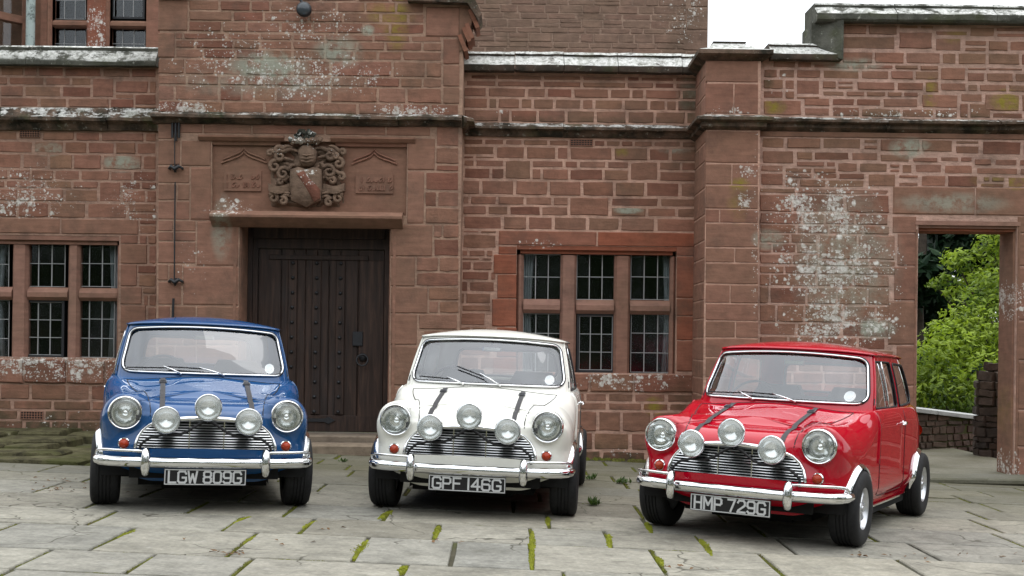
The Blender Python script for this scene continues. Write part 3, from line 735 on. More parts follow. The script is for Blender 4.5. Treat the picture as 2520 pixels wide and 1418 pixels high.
MB().bbox(D(868,800)[0], D(880,800)[0] + .06, YD - .012, YD + .0165, D(770,850)[1], D(770,815)[1], .004).build('latch_plate', M_iron, door)
sh_ = MB(); z_ = D(800,1034)[1]
sh_.prismy([(D(640,0)[0], z_-.02), (D(812,0)[0], z_-.018), (D(822,0)[0], z_-.04), (D(838,0)[0], z_), (D(822,0)[0], z_+.04), (D(812,0)[0], z_+.018), (D(640,0)[0], z_+.02)], YD - .012, YD + .001); sh_.build('strap_hinge', M_iron, door)
settle(door)
stp = stone_mat('step_stone', [(.20,.16,.12), (.23,.18,.13)], [], base_l=.03)
MB().bbox(fx0 - .02, fx1 + .02, YP + .02, YD + .14, -.25, zb, .015).build('door_threshold', stp, None, label='worn stone threshold directly under the oak door', cat='step')
z2 = wz(840, 1104, YP - .06)
MB().bbox(dx0 - .35, dx1 + .3, YP - .30, YP - .016, -.25, gz(-2.2) + .10, .02).build('door_step', stp, None, label='broad low stone step in front of the oak door', cat='step')

# iron bell pull and gable lamp
bp = empty('bell_pull', (wx(432,780,YP), YP, wz(432,780,YP)), label='black iron bell pull rod with brackets left of the doorway', cat='bell pull')
BX = lambda px, py, o_=.05: (wx(px, py, YP), YP - o_, wz(px, py, YP))
MB().tube([BX(434,450), BX(432,690)], .008, 8).build('rod', M_iron, bp)
MB().tube([BX(433,335), BX(433,412)], .006, 6).build('rod', M_iron, bp)
MB().tube([BX(430,735), BX(428,790)], .014, 8).build('pull_handle', M_iron, bp)
m = MB()
for dx_ in (-8, 0, 8): m.tube([BX(434+dx_,304,.03), BX(434+dx_,348 - abs(dx_),.03)], .014, 8)
m.build('pulley_case', M_iron, bp, 60)
for py in (416, 694):
    m = MB()
    m.tube([BX(417,py,.03), BX(425,py-5,.06), BX(434,py+3,.06), BX(443,py-5,.06), BX(452,py,.03)], [.012,.02,.026,.02,.012], 8)
    m.tube([BX(434,py-8,.0), BX(434,py,.06), BX(434,py+9,.04)], [.012,.022,.012], 8)
    m.tube([BX(419,py,0), BX(419,py,.035)], .012, 6); m.tube([BX(450,py,0), BX(450,py,.035)], .012, 6)
    m.build('rod_bracket', M_iron, bp, 60)
settle(bp)
lp = empty('gable_lamp', (wx(752,30,YP), YP, wz(752,30,YP)), label='round black iron lamp hanging on the porch gable', cat='lamp')
LX = lambda px, py, o_: (wx(px, py, YP), YP - o_, wz(px, py, YP))
MB().tube([LX(733,-60,.06), LX(740,-15,.10), LX(745,8,.12), LX(750,18,.12)], .016, 8).build('lamp_arm', M_iron, lp, 60)
MB().lathe([(.03,.10), (.055,.07), (.076,.03), (.082,-.01), (.080,-.03), (.066,-.045), (.03,-.04), (.001,-.037)], LX(753,31,.12), 'y', 24).build('lamp_housing', M_iron, lp, 60)
MB().lathe([(.064,-.046), (.05,-.056), (.02,-.062), (.001,-.064)], LX(753,31,.12), 'y', 20).build('lamp_glass', plain('lamp_lens', (.05,.06,.07), .08), lp, 60)
settle(lp)

# ================================================================ MIDDLE WING
mid = empty('house_wing', (wx(1430,1130,YA), YA, gz(1)), label='red sandstone house wing with mullioned window between porch and buttress', cat='house wing')
xm0, xm1 = wx(1128, 600, YA), wx(1730, 600, YA)
hm = (wx(1270, 760, YA), wx(1664, 760, YA), wz(1460, 918, YA), wz(1460, 606, YA))
wall_core(mid, xm0, xm1, -.45, wz(1430, 170, YA), YA, [hm], M_mo, .3)
bands(mid, YA, 1430, [
 (186,200,[1157,1223,1335,1432,1542,1575,1661,1720]), (200,217,[1145,1223,1335,1432,1542,1610,1661,1720]), (217,243,[1140,1199,1296,1344,1410,1500,1553,1586,1677,1720]), (243,271,[1140,1202,1224,1281,1311,1364,1432,1461,1534,1597,1639,1666,1720]), (271,304,[1140,1230,1256,1323,1393,1465,1543,1611,1688,1720]),
 (344,361,[1140,1191,1242,1287,1350,1401]), (344,361,[1461,1490,1528,1559,1607,1677,1720]),
 (361,386,[1140,1219]), (386,395,[1140,1168,1219]), (361,395,[1219,1293,1370,1400,1509,1596,1649,1720]),
 (395,415,[1140,1169,1242]), (415,445,[1140,1208,1242]), (395,445,[1242,1308]), (395,415,[1308,1389,1423,1493,1549]), (415,445,[1308,1333,1401,1485,1549]), (395,445,[1549,1621]), (395,418,[1621,1676,1720]), (418,445,[1621,1720]),
 (445,484,[1138,1183,1267,1350,1432,1512,1588,1674,1720]),
 (484,508,[1138,1156,1224,1292,1360,1400]), (508,533,[1138,1199,1252,1332,1400]), (484,533,[1400,1501]), (484,508,[1501,1622,1720]), (508,533,[1501,1592,1666,1720]),
 (533,569,[1138,1238,1298,1362,1446,1526,1613,1720]),
 (569,578,[1138,1181,1224]), (578,617,[1137,1224]), (617,636,[1136,1153,1196,1215]), (636,645,[1136,1183,1212]), (645,670,[1136,1162,1213]), (670,694,[1136,1206,1222]), (694,723,[1134,1153,1219]), (723,752,[1134,1145,1210]), (752,771,[1134,1210]), (771,806,[1132,1196]),
 (806,840,[1132,1160,1200]), (840,880,[1132,1210]), (880,915,[1132,1180,1225]),
 (966,989,[1132,1210,1290,1370,1440,1495,1560,1640,1720]), (989,1010,[1132,1180,1260,1350,1420,1495,1581,1646,1720]), (1010,1063,[1132,1230,1320,1400,1471,1529,1604,1720]), (1063,1108,[1132,1200,1290,1380,1460,1551,1640,1720]), (1108,1150,[1132,1250,1370,1480,1590,1720])], M_mid, .027)
bands(mid, YA, 1460, [(570,606,[1226,1470,1716])], M_red, .010, 'a', .004, 'lintel')
bands(mid, YA, 1245, [(606,626,[1226,1272]), (626,675,[1214,1272]), (675,735,[1223,1272]), (735,805,[1210,1272]), (805,880,[1222,1272]), (880,920,[1212,1272])], M_red, .010, 'a', .004, 'jamb_stone')
bands(mid, YA, 1690, [(606,630,[1664,1716]), (630,735,[1664,1716]), (735,778,[1664,1712]), (778,838,[1664,1714]), (838,915,[1664,1714])], M_red, .010, 'a', .004, 'jamb_stone')
bands(mid, YA, 1460, [(919,964,[1226,1340,1450,1560,1716])], M_mid, .012, 'r', .022, 'sill_stone')
z0, z1 = hm[2], hm[3]
fr = MB()
for i, ins in enumerate((0., .04)):
    fr.box(hm[0] + ins, hm[1] - ins, YA + .004 + i*.04, YA + .12, z1 - .045 - i*.042, z1 - i*.044)
fr.build('head_moulding', M_red, mid)
mullion(mid, hm[0] - .002, wx(1288,760,YA), z0, z1 - .1, YA + .045, .1, .03, 'jamb'); mullion(mid, wx(1650,760,YA), hm[1] + .002, z0, z1 - .1, YA + .045, .1, .03, 'jamb')
mullion(mid, wx(1379,760,YA), wx(1419,760,YA), z0, z1 - .1, YA + .05); mullion(mid, wx(1512,760,YA), wx(1552,760,YA), z0, z1 - .1, YA + .05)
for a, b in ((1288,1379), (1419,1512), (1552,1650)): transom(mid, wx(a,755,YA), wx(b,755,YA), wz(1460,772,YA), wz(1460,737,YA), YA + .05)
for i, (a, b) in enumerate(((1287,1380), (1419,1513), (1552,1651))):
    light_window(mid, (a, b), 626, 738, YG, 3, 2, seed=11+i); light_window(mid, (a, b), 772, 917, YG, 3, 3, i == 1, seed=21+i)
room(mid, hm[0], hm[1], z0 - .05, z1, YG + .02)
vent(mid, 1404, 1458, 344, 359, YA)
zs = lambda y: wz(1430, y, YA)
run_stones(mid, 'string_stone', xm0 - .02, xm1, YA, [(-.05, zs(303)), (.012, zs(307)), (.08, zs(316)), (.12, zs(318)), (.12, zs(324)), (.07, zs(328)), (.055, zs(333)), (.03, zs(340)), (-.05, zs(341))], M_str, 1.3, 8)
run_stones(mid, 'coping_stone', xm0 - .02, xm1, YA, [(-.4, zs(182)), (.12, zs(182)), (.13, zs(176)), (.13, zs(168)), (.01, zs(141)), (.03, zs(137)), (.0, zs(130)), (-.4, zs(128))], M_cop, .62, 9)
settle(mid)

# ================================================================ BUTTRESS
bt = empty('buttress', (wx(1800,1150,YB), YB, gz(2.3)), label='smooth ashlar buttress with moulded cap between window and gateway wall', cat='buttress')
bx0, bx1 = wx(1735, 600, YB), wx(1867, 600, YB)
zc = wz(1800, 135, YB)
MB().box(bx0, bx1, YB, YA + .05, -.5, zc).build('buttress_core', M_mo, bt)
bands(bt, YB, 1800, [(148,204,[1735,1867]), (204,282,[1735,1806,1867]), (322,403,[1735,1867]), (403,456,[1735,1801,1867]), (456,515,[1735,1867]), (515,549,[1735,1771,1867]), (549,610,[1735,1867]), (610,647,[1735,1808,1867]), (647,700,[1735,1867]), (700,747,[1735,1797,1867]), (747,790,[1735,1867]), (790,832,[1735,1810,1867]), (832,880,[1735,1867]), (880,930,[1735,1790,1867]), (930,985,[1735,1867]), (985,1040,[1735,1815,1867]), (1040,1100,[1735,1867]), (1100,1160,[1735,1867])], M_ash, .012, 'a', 0)
r = random.Random(5)
z = -.3; flip = 0
while z < zc - .06:                                   # quoin faces on the visible left return
    h = r.uniform(.17, .3); e = min(z + h, zc)
    cut = [YB + .006, YB + r.uniform(.3, .5), YA] if flip else [YB + .006, YA]
    for a, b in zip(cut[:-1], cut[1:]):
        o = bpy.data.objects.new('stone', stone_mesh('a', r.randrange(6), M_ash)); COL.objects.link(o); o.parent = bt
        o.location = (bx0, (a+b)/2, (z+e)/2); o.scale = (b-a-.012, 1, e-z-.012); o.rotation_euler = (0, 0, -pi/2)
    z = e; flip = 1 - flip
zs = lambda y: wz(1800, y, YB)
path = [(bx0, YA + .02), (bx0, YB), (bx1, YB), (bx1, YW + .1)]
moulding(bt, 'string_course', path, [(-.05, zs(281)), (.01, zs(283)), (.07, zs(288)), (.12, zs(292)), (.12, zs(299)), (.06, zs(303)), (.06, zs(313)), (.012, zs(320)), (-.05, zs(321))], M_str)
moulding(bt, 'cap_moulding', path, [(-.05, zs(150)), (.01, zs(150)), (.09, zs(139)), (.11, zs(137)), (.11, zs(127)), (-.05, zs(126))], M_str)
cz0, cz1 = zs(127), zs(95); cxm = (bx0+bx1)/2; yb2 = YA - .05
MB().hull2([(bx0-.11, YB-.11, cz0), (bx1+.11, YB-.11, cz0), (bx1+.11, yb2, cz0), (bx0-.11, yb2, cz0)], [(bx0+.02, YB+.05, cz0+.05), (bx1-.02, YB+.05, cz0+.05), (bx1-.02, yb2-.1, cz0+.05), (bx0+.02, yb2-.1, cz0+.05)],
           [(bx0+.08, YB+.14, cz1-.02), (bx1-.14, YB+.14, cz1-.02), (bx1-.14, yb2-.2, cz1-.02), (bx0+.08, yb2-.2, cz1-.02)], [(bx0+.08, YB+.13, cz1), (bx1-.13, YB+.13, cz1), (bx1-.13, yb2-.2, cz1), (bx0+.08, yb2-.2, cz1)]).build('weathered_cap', M_cop, bt)
settle(bt)

# ================================================================ GATEWAY WALL
gw = empty('gateway_wall', (wx(2200,1180,YW), YW, gz(4)), label='high rubble sandstone wall with stepped coping and open gateway at right', cat='wall')
xg0, xg1 = bx1 - .02, wx(3500, 600, YW)
ox0, ox1, ozt = wx(2257, 800, YW), wx(2500, 800, YW), wz(2360, 548, YW)
WT = .42
xs_step = wx(2062, 100, YW)
wall_core(gw, xg0, xs_step, -.6, wz(1960, 140, YW), YW, [], M_mo_w, WT)
wall_core(gw, xs_step, xg1, -.6, wz(2300, 40, YW), YW, [(ox0, ox1, -1, ozt)], M_mo_w, WT)
G = [
 (60,88,[2072,2135,2210]), (60,72,[2210,2262,2300]), (72,88,[2300,2384]), (62,90,[2384,2450]), (62,76,[2450,2540]), (76,90,[2450,2540]),
 (88,124,[2070,2207]), (76,122,[2210,2297]), (90,126,[2300,2368]), (95,112,[2372,2430]), (112,126,[2372,2430]), (95,124,[2430,2483,2570]),
 (126,158,[2070,2150,2227,2317,2355,2430,2512,2600]),
 (158,172,[2000,2095,2130,2200,2262]), (152,172,[1900,1960,2000]), (162,198,[2312,2378]), (158,174,[2262,2312]), (162,172,[2378,2430,2520,2600]),
 (172,197,[1878,1915,1958,2022,2117,2190,2250]), (172,197,[2250,2312]), (174,200,[2378,2425,2496,2580]), (197,238,[1957,2020]), (197,225,[1876,1930,1957]), (225,248,[1876,1930,1957]),
 (199,222,[2022,2060]), (199,211,[2060,2102]), (211,222,[2060,2102]), (200,224,[2106,2205,2275]), (198,228,[2275,2312]), (200,224,[2312,2380]), (203,224,[2380,2408,2480,2590]), (224,240,[2022,2080,2130,2182,2222,2262]),
 (238,248,[1957,2020]), (248,290,[1876,1975]), (242,265,[1977,2044]), (265,290,[1977,2044]), (242,263,[2046,2105,2170]), (263,290,[2046,2118]), (266,290,[2118,2218]), (240,266,[2170,2262]), (228,266,[2266,2360]), (224,245,[2262,2270]), (226,250,[2362,2420]), (226,272,[2420,2512,2600]), (266,290,[2218,2300,2358]), (250,290,[2360,2384,2440]), (272,290,[2440,2520,2600]),
 (340,370,[1873,1933,2022,2122]), (342,356,[2124,2162]), (356,370,[2124,2162]), (340,374,[2164,2266,2346]), (342,354,[2350,2412]), (354,378,[2350,2412]), (342,380,[2414,2516,2600]),
 (372,408,[1873,1956]), (374,398,[1958,2002,2093,2163]), (378,400,[2163,2240]), (384,400,[2244,2310]), (382,398,[2312,2362,2394]), (386,406,[2396,2442]), (386,406,[2446,2506,2600]),
 (398,414,[1958,2032,2058]), (400,426,[2060,2112,2186]), (402,414,[2188,2216]), (414,426,[2188,2216]), (402,428,[2218,2246]), (400,426,[2250,2320]), (402,428,[2322,2396]), (408,428,[2400,2508,2600]),
 (408,428,[1870,1930]), (414,430,[1930,2000,2060]), (428,442,[1930,2000]), (428,462,[1870,1930]), (426,444,[2010,2062,2130]), (426,462,[2134,2207]), (428,440,[2210,2262]), (446,460,[2210,2262]), (428,460,[2264,2330,2408]), (430,446,[2418,2438,2474]), (446,460,[2410,2474]), (430,460,[2476,2600]),
 (442,464,[1930,1965,2035,2130])]
bands(gw, YW, 2180, G, M_wing, .027)
bands(gw, YW, 2030, [
 (464,478,[1868,1960,2190]), (478,524,[1868,1950,2080,2190]), (524,553,[1868,1975,2030,2105,2186]), (553,576,[1868,1960,2040,2125,2190]), (576,600,[1868,1945,2010]), (600,625,[1868,1900,1960,2012]), (576,640,[2014,2110,2205]), (625,652,[1868,1950,2015]), (640,655,[2015,2080,2140,2205]), (655,675,[1868,1930,2010,2100,2205]),
 (675,706,[1868,1895,2010,2100,2190]), (706,750,[1868,1893,1985,2060,2135,2190]), (750,795,[1868,1910,1980,2075,2155,2205]), (795,828,[1868,1960,2070,2190]), (828,860,[1868,1940,2030,2110,2180])], M_wing, .018)
bands(gw, YW, 2030, auto_rows(860, 1195, 1868, 2200, 26, 44, 50, 110, 31), M_wing, .018)
bands(gw, YW, 2500, [(462,532,[2196,2400,2700])], M_ash, .010, 'a', .004, 'lintel')
bands(gw, YW, 2220, [(532,574,[2196,2256]), (574,655,[2208,2256]), (655,740,[2200,2256]), (740,850,[2185,2256]), (850,950,[2205,2256]), (950,1060,[2190,2256]), (1060,1200,[2204,2256])], M_ash, .008, 'a', .002, 'jamb_stone')
bands(gw, YW, 2520, [(532,574,[2503,2700]), (574,656,[2503,2600,2700]), (656,790,[2503,2700]), (790,888,[2503,2610,2700]), (888,1010,[2503,2700]), (1010,1100,[2503,2590,2700]), (1100,1200,[2502,2700])], M_ash, .008, 'a', .002, 'jamb_stone')
bands(gw, YW, 2900, auto_rows(62, 290, 2605, 3400, 40, 60, 110, 220, 61) + auto_rows(340, 1210, 2702, 3400, 48, 72, 120, 240, 62), M_wing, .027)
# stepped head moulding over the opening
for i in range(3):
    MB().box(ox0 - .01 - .012*(2-i), ox1 + .01 + .012*(2-i), YW - .012 + i*.03, YW + WT - .02, ozt - .028*(i+1) - .002, ozt - .028*i + .028 * (0 if i else .5)).build('head_moulding', M_mull if i < 2 else M_red, gw)
MB().prismz([(ox1 + .03, YW - .013), (ox1 + .012, YW - .013), (ox1, YW + .04), (ox1 - .02, YW + .05), (ox1 - .02, YW + WT), (ox1 + .03, YW + WT)], -.3, ozt - .08).build('reveal_moulding', M_ash, gw)
MB().prismz([(ox0 - .03, YW - .013), (ox0 - .012, YW - .013), (ox0, YW + .04), (ox0 + .012, YW + .05), (ox0 + .012, YW + WT), (ox0 - .03, YW + WT)], -.3, ozt - .08).build('reveal_moulding', M_ash, gw)
zs = lambda y: wz(2200, y, YW)
run_stones(gw, 'string_stone', xg0 + .05, xg1, YW, [(-.05, zs(290)), (.01, zs(292)), (.09, zs(299)), (.12, zs(301)), (.12, zs(307)), (.06, zs(311)), (.06, zs(319)), (.015, zs(327)), (-.05, zs(328))], M_str, 1.3, 12)
MB().bbox(xg0 + .04, xg1, YW - .012, YW + .02, zs(340), zs(328) + .002, .004).build('band_stone', M_ash, gw)
zs1 = lambda y: wz(1960, y, YW)
run_stones(gw, 'coping_stone', xg0 + .12, xs_step + .02, YW, [(-.45, zs1(152)), (.10, zs1(152)), (.11, zs1(147)), (.11, zs1(138)), (.0, zs1(116)), (.015, zs1(112)), (-.01, zs1(106)), (-.45, zs1(105))], M_cop, .8, 13)
zs2 = lambda y: wz(2300, y, YW)
run_stones(gw, 'coping_stone', wx(2004, 40, YW), xg1, YW, [(-.45, zs2(62)), (.10, zs2(62)), (.12, zs2(57)), (.12, zs2(43)), (.0, zs2(22)), (.01, zs2(17)), (-.01, zs2(11)), (-.45, zs2(10))], M_cop2, 1.0, 14)
# upright coping at the step
sxa = wx(1998, 80, YW)
MB().hull2([(sxa, YW + .02, zs1(104)), (xs_step, YW - .12, zs1(150)), (xs_step + .03, YW - .12, zs1(150)), (xs_step + .03, YW + .45, zs1(150)), (sxa, YW + .45, zs1(104))],
           [(sxa, YW + .02, zs2(59)), (xs_step, YW - .115, zs2(59)), (xs_step + .03, YW - .115, zs2(59)), (xs_step + .03, YW + .45, zs2(59)), (sxa, YW + .45, zs2(59))]).build('upright_coping', M_cop2, gw)
settle(gw)

# ================================================================ TOWER BEHIND and UPPER BAY
tw = empty('tower', (wx(1450,140,YT), YT, 0), label='tall sandstone tower wall rising behind the middle parapet', cat='tower')
tx0, tx1 = wx(1120, 60, YT), wx(1742, 60, YT)
MB().box(tx0, tx1, YT, YT + 3.0, -.5, wz(1450, -80, YT)).build('tower_core', mortar_mat('mortar_tower', (.30,.205,.155), L_wing), tw)
bands(tw, YT, 1450, auto_rows(-80, 150, 1122, 1690, 13, 23, 30, 75, 77), M_tower, .016)
bands(tw, YT, 1710, [(-80,-30,[1690,1742]), (-30,18,[1700,1742]), (18,75,[1690,1742]), (75,125,[1680,1742]), (125,170,[1690,1742])], M_tower, .014, 'a', .004, 'quoin')
settle(tw)
ub = empty('upper_bay', (wx(200,120,YU), YU, 0), label='mullioned upper bay window wall above the left parapet', cat='bay window')
ux0, ux1 = wx(100, 60, YU), wx(420, 60, YU)
U = lambda y: wz(230, y, YU)
ho = [(wx(a,50,YU), wx(b,50,YU), U(150), U(-110)) for a, b in ((128,214), (270,360))]
wall_core(ub, ux0, ux1, -.5, U(-110), YU, ho, M_ash, .25, 'bay_wall')
for (a, b) in ((128,214), (270,360)):
    MB().prism([(YU+.13, U(66)), (YU+.05, U(66)), (YU+.01, U(62)), (YU+.01, U(54)), (YU+.06, U(48)), (YU+.13, U(48))], wx(a,57,YU), wx(b,57,YU)).build('transom', M_ash, ub)
    light_window(ub, (a+6, b-2), -90, 48, YU + .14, 3, 3, a > 200, seed=a); light_window(ub, (a+4, b-2), 67, 150, YU + .14, 3, 2, seed=a+1)
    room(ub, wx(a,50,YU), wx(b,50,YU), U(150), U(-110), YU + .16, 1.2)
    mullion(ub, wx(a-14,50,YU), wx(a,50,YU), U(150), U(-110), YU - .03, .15, .03, 'jamb', M_ash)
mullion(ub, wx(216,50,YU), wx(262,50,YU), U(150), U(-110), YU - .10, .2, .04, 'buttress_shaft', stone_mat('speckled_red', [(.25,.095,.06), (.27,.11,.07)], [pat(240,60,40,120,YU,.75)], base_l=.2))
MB().box(wx(-30,50,YU) , wx(100,50,YU), YU + .25, YU + .5, -.5, U(-110)).build('bay_return', M_ash, ub)
# canted side light at the frame's edge
m = MB(); xa, xb = wx(-60,50,YU), wx(58,50,YU)
ya_, yb_ = YU - .55, YU + .2
for (p0, p1, c, d_) in ((0., .12, 150, -110), (.42, .52, 150, -110), (.9, 1., 150, -110)):
    A = (xa + (xb-xa)*p0, ya_ + (yb_-ya_)*p0); B = (xa + (xb-xa)*p1, ya_ + (yb_-ya_)*p1)
    m.prismz([A, B, (B[0]-.06, B[1]+.12), (A[0]-.06, A[1]+.12)], U(c), U(d_))
for c, d_ in ((54, 36),):
    m.prismz([(xa, ya_+.004), (xb, yb_+.004), (xb-.06, yb_+.11), (xa-.06, ya_+.11)], U(c), U(d_))
m.build('canted_frame', M_ash, ub)
o = MB().prismz([(xa-.03, ya_+.08), (xb-.03, yb_+.08), (xb-.035, yb_+.09), (xa-.035, ya_+.09)], U(150), U(-110)).build('canted_glass', M_pane, ub)
MB().box(xa-.4, xb, yb_+.25, yb_+.3, U(150), U(-110)).build('room_interior', M_dark, ub)
settle(ub)
pm = NT('verdigris_paint'); pp = pm.pos(); c = pm.mix(pm.ramp(pm.noise(pp, 14, 7, .7), [(.5,0.),(.62,1.)]), (.36,.43,.41), (.12,.15,.14))
M_verd = pm.bsdf(c, .7, 0, .3, pm.bump(pm.noise(pp, 30, 6), .5, .01))
dp = empty('drainpipe', (wx(86,112,YU), YU - .15, wz(86,120,YU)), label='pale green painted drainpipe beside the upper bay window', cat='drainpipe')
MB().lathe([(.058, U(150)), (.058, U(-110))], (wx(86,50,YU), YU - .15, 0), 'z', 16, True).build('pipe', M_verd, dp, 50)
MB().lathe([(.07, U(-30)), (.07, U(-42))], (wx(86,50,YU), YU - .15, 0), 'z', 16, True).build('collar', M_verd, dp, 50)
settle(dp)
# roof behind the parapets so that the house is closed from above
rm = plain('lead_roof', (.12,.12,.125), .6)
MB().box(xl0, xp0, YA + .3, YU + .25, wz(190,150,YA) - .3, wz(190,150,YA) - .2).build('roof', rm, None, label='flat lead roof behind the left parapet', cat='roof')
MB().box(xp1, xm1, YA + .31, YT - .01, wz(1430,170,YA) - .3, wz(1430,170,YA) - .2).build('roof', rm, None, label='flat lead roof behind the middle parapet', cat='roof')

curtain('curtain', (292, 318), 626, 738, YG + .07, 'pale curtain at left edge of the window between porch and buttress') if False else None
curtain('curtain', (1283, 1312), 620, 925, YG + .07, 'pale grey curtain at left edge inside the middle mullioned window')
curtain('curtain', (1652, 1630), 620, 925, YG + .07, 'pale grey curtain at right edge inside the middle mullioned window')
curtain('curtain', (288, 268), 588, 885, YG + .07, 'pale grey curtain at right edge inside the far left window')
curtain('curtain', (-30, 12), 588, 885, YG + .07, 'pale grey curtain in the light cut by the left picture edge')
# ================================================================ GROUND
def paving_mat(name, slab=True):
    t = NT(name); p = t.pos(); r = t.rnd()
    c = t.ramp(r, [(0., (.175,.162,.128)), (.25, (.265,.252,.208)), (.5, (.200,.196,.172)), (.75, (.285,.266,.214)), (1., (.225,.216,.185))])
    n = t.noise(p, 2.6, 6, .6); n2 = t.noise(t.mapping(p, (1, 1.5, 1)), 7.5, 7, .68, .2); n3 = t.noise(p, 34, 5, .7)
    c = t.mix(1., c, t.ramp(n, [(.3, .74), (.5, 1.), (.72, 1.18)]), 'MULTIPLY')
    c = t.mix(.8, c, t.ramp(n2, [(.3, .68), (.52, 1.), (.75, 1.26)]), 'MULTIPLY')
    c = t.mix(.9, c, t.ramp(n3, [(.28, .72), (.55, 1.04), (.78, 1.4)]), 'MULTIPLY')
    c = t.mix(t.ramp(t.noise(p, 11, 6, .75), [(.58, 0.), (.68, .55)]), c, (.30,.295,.265))     # pale lichen bloom
    c = t.mix(t.ramp(t.noise(p, 4.2, 6, .7), [(.54, 0.), (.70, .6)]), c, (.10,.096,.075))      # damp dirt
    vz = t.n('ShaderNodeTexVoronoi', feature='DISTANCE_TO_EDGE'); vz.inputs['Scale'].default_value = .95
    dv_ = t.n('ShaderNodeVectorMath', operation='MULTIPLY_ADD'); ns = t.n('ShaderNodeTexNoise'); t.set(ns.inputs['Vector'], p); ns.inputs['Scale'].default_value = 3.2
    t.set(dv_.inputs[0], ns.outputs['Color']); dv_.inputs[1].default_value = (.35,)*3; t.set(dv_.inputs[2], p); t.set(vz.inputs['Vector'], dv_.outputs[0])
    crack = t.math('MULTIPLY', t.rng(vz.outputs['Distance'], .008, .003), t.ramp(t.noise(p, .8, 2), [(.50, 0.), (.54, .85)]))
    c = t.mix(crack, c, (.06,.055,.04))
    sep = t.n('ShaderNodeSeparateXYZ'); t.set(sep.inputs[0], p)
    damp = t.math('MULTIPLY', t.rng(sep.outputs['Y'], 9.3, 11.8, 0., 1.), t.ramp(t.noise(p, 1.3, 6, .6), [(.33, .5), (.6, 1.)]), clamp=True)
    c = t.mix(t.math('MULTIPLY', damp, .86), c, (.085,.080,.045))                                # green, mossy slabs by the wall
    wet = t.math('MULTIPLY', t.math('MULTIPLY', t.rng(sep.outputs['Y'], 10.6, 12.6), t.rng(sep.outputs['X'], -2.6, -3.6)), t.ramp(t.noise(p, 2.4, 6, .65), [(.3, .5), (.55, 1.)]), clamp=True)
    c = t.mix(t.math('MULTIPLY', wet, .9), c, t.ramp(t.noise(p, 6, 5, .7), [(.35, (.028,.026,.014)), (.6, (.075,.07,.028))]))
    h = t.math('ADD', n2, t.math('MULTIPLY', n3, .6))
    return t.bsdf(c, .85, 0, .3, t.bump(h, .8, .014))
M_pave = paving_mat('york_stone')
t = NT('earth'); p = t.pos()
c = t.ramp(t.noise(p, 3.5, 7, .65), [(.3, (.045,.042,.025)), (.55, (.075,.068,.045)), (.8, (.11,.10,.07))])
c = t.mix(t.ramp(t.noise(p, 1.2, 5), [(.45,0.),(.65,1.)]), c, (.07,.075,.025))
M_earth = t.bsdf(c, .95, 0, .2, t.bump(t.noise(p, 25, 8, .7), .8, .02))
g = MB(); nx = 24
xs_ = [-400,-120,-40,-16,-9,-6,-4,-2,0,2,4,6,9,16,40,120,400]; ys_ = [-400,-120,-40,-10,0,4,8,12,16,20,26,40,120,500]
for x in xs_:
    for y in ys_:
        zz = GX * max(-16, min(16, x)) + .004
        g.v.append((x, y, zz))
ny = len(ys_)
for i in range(len(xs_)-1):
    for j in range(ny-1): a = i*ny+j; g.f.append((a, a+ny, a+ny+1, a+1))
ground = g.build('courtyard', M_earth, None, kind='structure')

# flagstones laid in courses parallel to the house
slabs = empty('paving', (0, 8, 0), kind='structure')
rp = random.Random(41)
ydefs = [4.9, 5.65, 6.35, 6.95, 7.82, 8.52, 9.2, 9.95, 10.5, 11.1, 11.65, 12.1, 12.6, 13.1, 13.62]
joints = []            # (x0,y0,x1,y1,row) joint lines for moss
forced = {2: [-2.52, -1.95, -1.42, -.57, .3, 1.1, 1.9], 3: [-2.33, -1.57, -.875, -.33, .13, .88, 1.55, 2.4], 4: [-2.65, -1.8, -1.32, -.475, .14, .64, 1.25, 1.8, 2.7], 5: [-2.9, -2.2, -1.55, -.87, .27, .97, 1.75, 2.5], 7: [3.0, 3.8]}
def slab(x0, x1, y0, y1):
    j = lambda a: rp.uniform(-a, a); gap = .010 + rp.random()*.008
    dz = j(.003); tl = j(.002)
    P = [(x0+gap+j(.006), y0+gap*.6+j(.004)), ((x0+x1)/2+j(.05), y0+gap*.6+j(.005)), (x1-gap+j(.006), y0+gap*.6+j(.004)), (x1-gap+j(.006), (y0+y1)/2), (x1-gap+j(.006), y1-gap*.6+j(.004)), ((x0+x1)/2+j(.05), y1-gap*.6+j(.005)), (x0+gap+j(.006), y1-gap*.6+j(.004)), (x0+gap+j(.006), (y0+y1)/2)]
    cx, cy = (x0+x1)/2, (y0+y1)/2
    def ring(f, z): return [(cx+(a-cx)*f - cx, cy+(b-cy)*f - cy, z + GX*(cx+(a-cx)*f) + tl*(a-cx)/.4 - GX*cx) for a, b in P]
    m = MB().hull2(ring(1., -.05), ring(1., .012 + dz), ring(.985, .019 + dz))
    o = m.build('flagstone', M_pave, slabs); o.location = (cx, cy - 8, GX*cx)
